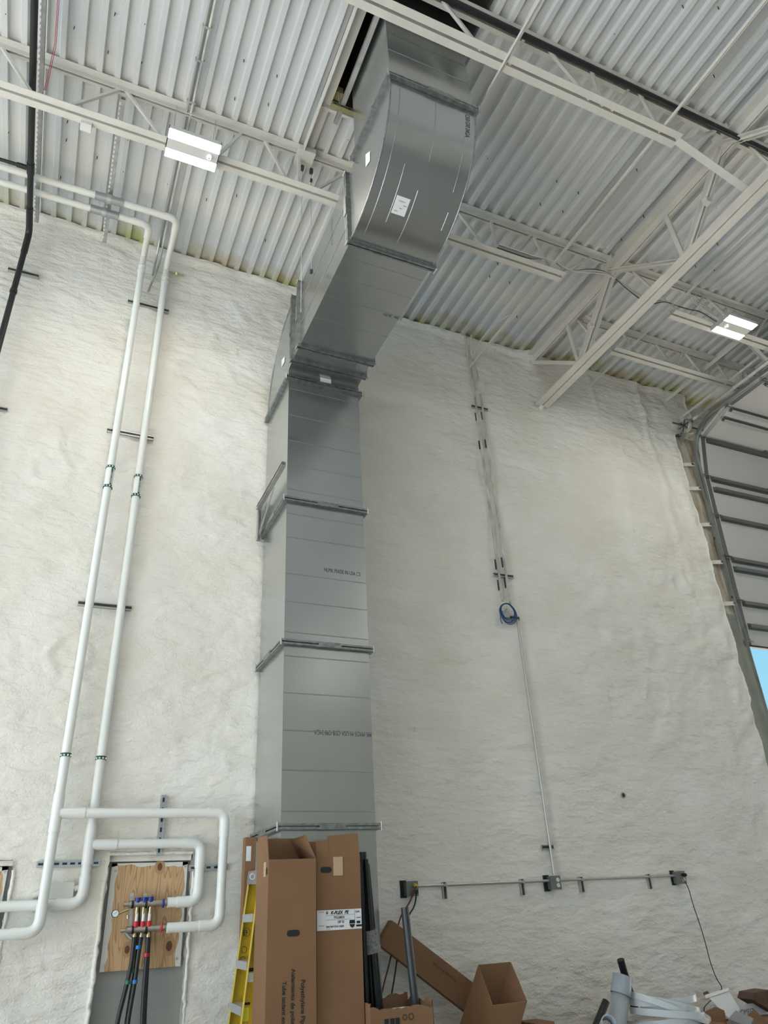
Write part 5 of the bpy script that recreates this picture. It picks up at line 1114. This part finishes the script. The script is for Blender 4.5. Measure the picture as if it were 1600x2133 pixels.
# low cartons that carry the clutter
def lowbox(label, x0, x1, y0, y1, z, m, flaps=()):
    t = empty('low_carton', ((x0+x1)/2, (y0+y1)/2, 0), label, 'carton', 'cartons along the bottom edge'); MB().box(x0, x1, y0, y1, 0, z).build('box_body', m, t)
    for q, m_ in flaps: MB().plate(q, (0, -1, 0.1), 0.005).build('flap', m_, t)
    return t
lowbox('brown carton along the bottom edge below the strap coil', 3.86, 5.15, -0.98, -0.50, 0.735, CARD2)
q = [at(1098, 2106, Y=-0.75), at(1136, 2133, Y=-0.75), at(1120, 2160, Y=-0.75), at(1085, 2150, Y=-0.75)]
lowbox('brown carton corner right of the open carton', 3.50, 3.66, -0.85, -0.62, 0.865, CARD)
flt = [at(1445, 2118, Y=-0.75), at(1490, 2097, Y=-0.70), at(1510, 2110, Y=-0.70), at(1508, 2150, Y=-0.75)]
lowbox('brown carton with raised flaps right of the strap coil', 5.16, 5.56, -0.80, -0.45, 0.68, CARD2, ((flt, CARD2), ([at(1490, 2097, Y=-0.69), at(1508, 2105, Y=-0.69), at(1516, 2150, Y=-0.72), at(1490, 2150, Y=-0.72)], CARD)))
q4 = lowbox('light brown carton with black lettering in the lower right corner', 5.72, 6.5, -0.75, -0.35, 0.66, CARDL, (([at(1545, 2125, Y=-0.78), at(1570, 2102, Y=-0.72), at(1600, 2130, Y=-0.72), at(1590, 2160, Y=-0.75)], CARDL),))
dt = at(1541, 2116, Y=-0.42)
MB().plate([at(1536, 2092, Y=-0.40), at(1606, 2088, Y=-0.40), at(1606, 2160, Y=-0.40), at(1536, 2160, Y=-0.40)], (0, 1, 0), 0.005).build('printed_side', PAPER, q4)
text('print', 'DOMEST', 0.055, (dt.x, -0.402, dt.z), X_, Z_, INKB, q4, squash=0.95, label='black printed capitals')
wb = empty('wooden_crate', (6.1, -0.4, 0), 'dark brown weathered wooden block at the right edge on the clutter', 'crate')
p = at(1585, 2085, Y=-0.5)
MB().hexa([at(1568, 2082, Y=-0.5), at(1572, 2068, Y=-0.5), at(1604, 2062, Y=-0.5), at(1615, 2110, Y=-0.5)], [at(1568, 2082, Y=-0.5) + V((0.03, 0.2, 0)), at(1572, 2068, Y=-0.5) + V((0.03, 0.2, 0)), at(1604, 2062, Y=-0.5) + V((0.03, 0.2, 0)), at(1615, 2110, Y=-0.5) + V((0.03, 0.2, 0))]).build('block', mat('weathered_wood', (0.13, 0.075, 0.05), 0.8, noise_amt=0.3, nscale=20), wb)
# pale sheets
pl = empty('foam_sheet', (5.5, -0.5, 0.6), 'crumpled pale grey packing sheet leaning on the wall below the thin cord', 'packing sheet')
MB().plate([at(1470, 2072, Y=-0.35), at(1515, 2060, Y=-0.30), at(1540, 2100, Y=-0.42), at(1536, 2140, Y=-0.55), at(1480, 2140, Y=-0.55)][:4], (0, -1, 0.3), 0.004).build('sheet', PAPER, pl)
MB().plate([at(1468, 2073, Y=-0.36), at(1516, 2058, Y=-0.31), at(1518, 2064, Y=-0.33), at(1470, 2080, Y=-0.38)], (0, -1, 0.3), 0.006).build('folded_edge', WHITE, pl)
tag(MB().plate([at(1517, 2128, Y=-0.86), at(1533, 2110, Y=-0.80), at(1570, 2127, Y=-0.80), at(1562, 2145, Y=-0.86)], (0, -0.3, 1), 0.02).build('grey_board', mat('grey_board', (0.20, 0.205, 0.22), 0.5)), 'flat grey board lying on the cartons near the lower right', 'board')
tag(MB().plate([at(1464, 2068, Y=-0.30), at(1472, 2064, Y=-0.30), at(1478, 2071, Y=-0.30), at(1470, 2078, Y=-0.30)], (0, -1, 0), 0.01).build('cardboard_scrap', CARD), 'small brown cardboard scrap behind the packing sheet', 'cardboard')
# pvc pipe
pv = empty('grey_pvc_pipe', (4.3, -0.72, 0), 'grey PVC pipe with a bell end standing among the cartons', 'pipe')
p, q = ray_down((1297, 2033), (1286, 2133), -0.72)
dd = (q - p).normalized(); q = p + dd * ((p.z - 0.742) / -dd.z)
def shell(pts, r, ri, m, parent, name):
    mb = MB().tube(pts, r, 24, cap=False); n0 = len(mb.f); inner = MB().tube(pts, ri, 24, cap=False); inner.f = [f[::-1] for f in inner.f]
    k = len(mb.v); mb.v += inner.v; mb.f += [tuple(i + k for i in f) for f in inner.f]; mb.sm += inner.sm
    for j in range(24): mb.f.append((j, k + j, k + (j + 1) % 24, (j + 1) % 24)); mb.sm.append(False)
    return mb.build(name, m, parent)
shell([p, p + dd * 0.13], 0.076, 0.068, PVCG, pv, 'bell_end'); shell([p + dd * 0.12, q], 0.068, 0.062, mat('grey_pvc_body', (0.38, 0.42, 0.44), 0.35), pv, 'pipe')
p, q = ray_down((1292, 1999), (1312, 2075), -0.68)
tag(MB().tube([at(1293, 1999, Y=-0.68), at(1322, 2100, Y=-0.60)], 0.030, 14).build('foam_tube', RUBBER), 'black foam tube poking out behind the grey pipe', 'foam tube')
sb = empty('black_pipe_offcut', (4.05, -0.8, 0.6), 'short black pipe leaning left of the grey pipe', 'pipe')
shell([at(1263, 2085, Y=-0.80), at(1236, 2150, Y=-0.80)], 0.027, 0.022, BLACK, sb, 'pipe')
el = empty('grey_pvc_elbow', (4.2, -0.95, 0.74), 'grey PVC elbow lying at the foot of the grey pipe', 'pipe fitting')
c = at(1268, 2130, Y=-1.0); shell([c, c + V((0.05, 0.10, -0.04))], 0.052, 0.044, PVCG, el, 'socket')
# white strap coil: flat bands in overlapping loops
sp_ = empty('strap_coil', (4.9, -0.7, 0.7), 'tangled coil of flat white plastic strapping on the cartons', 'strapping')
def band(c, rx, ry, z, tilt, a0, a1, wd=0.055, name='strap_loop'):
    n = 48; vs = []
    for i in range(n + 1):
        a = a0 + (a1 - a0) * i / n; x = rx * math.cos(a); y = ry * math.sin(a); zz = z + tilt[0] * x + tilt[1] * y
        tn = V((-rx * math.sin(a), ry * math.cos(a), 0)).normalized(); up = V((0.05 * math.cos(a), 0, 1)).normalized()
        P_ = V((c[0] + x, c[1] + y, zz)); nr = tn.cross(up) * 0.002
        vs += [P_ - up * wd/2 - nr, P_ - up * wd/2 + nr, P_ + up * wd/2 + nr, P_ + up * wd/2 - nr]
    fs = []
    for i in range(n):
        for j in range(4): k = (j + 1) % 4; fs.append((i*4+j, i*4+k, (i+1)*4+k, (i+1)*4+j))
    MB().add(vs, fs, False).build(name, BAND, sp_)
PI = math.pi
for k, (cx_, cy_, rx, ry, z, tx_, ty_, a0, a1) in enumerate((
    (4.80, -0.72, 0.30, 0.20, 0.905, 0.00, 0.02, 0.9, 2.02), (4.80, -0.72, 0.30, 0.22, 0.868, -0.25, 0.0, 0.85, 2.2), (4.78, -0.72, 0.29, 0.24, 0.835, -0.42, 0.03, 0.95, 2.2),
    (4.80, -0.74, 0.31, 0.24, 0.815, -0.12, 0.0, 0.9, 2.0), (4.78, -0.74, 0.26, 0.22, 0.79, 0.10, 0.0, 0.9, 2.3), (4.80, -0.70, 0.32, 0.25, 0.765, 0.02, 0.02, 0, 2), (4.86, -0.73, 0.30, 0.23, 0.80, -0.30, 0.0, 1.0, 1.95),
    (5.08, -0.66, 0.09, 0.12, 0.80, -0.7, 0.0, 0.9, 2.4), (5.12, -0.70, 0.12, 0.10, 0.78, -0.5, 0.1, 1.0, 2.1))):
    band((cx_, cy_), rx, ry, z, (tx_, ty_), PI * a0, PI * a1, 0.046)

# overhead clutter: paper stickers etc. done; keep smoothness tidy
for me in bpy.data.meshes: me.validate()
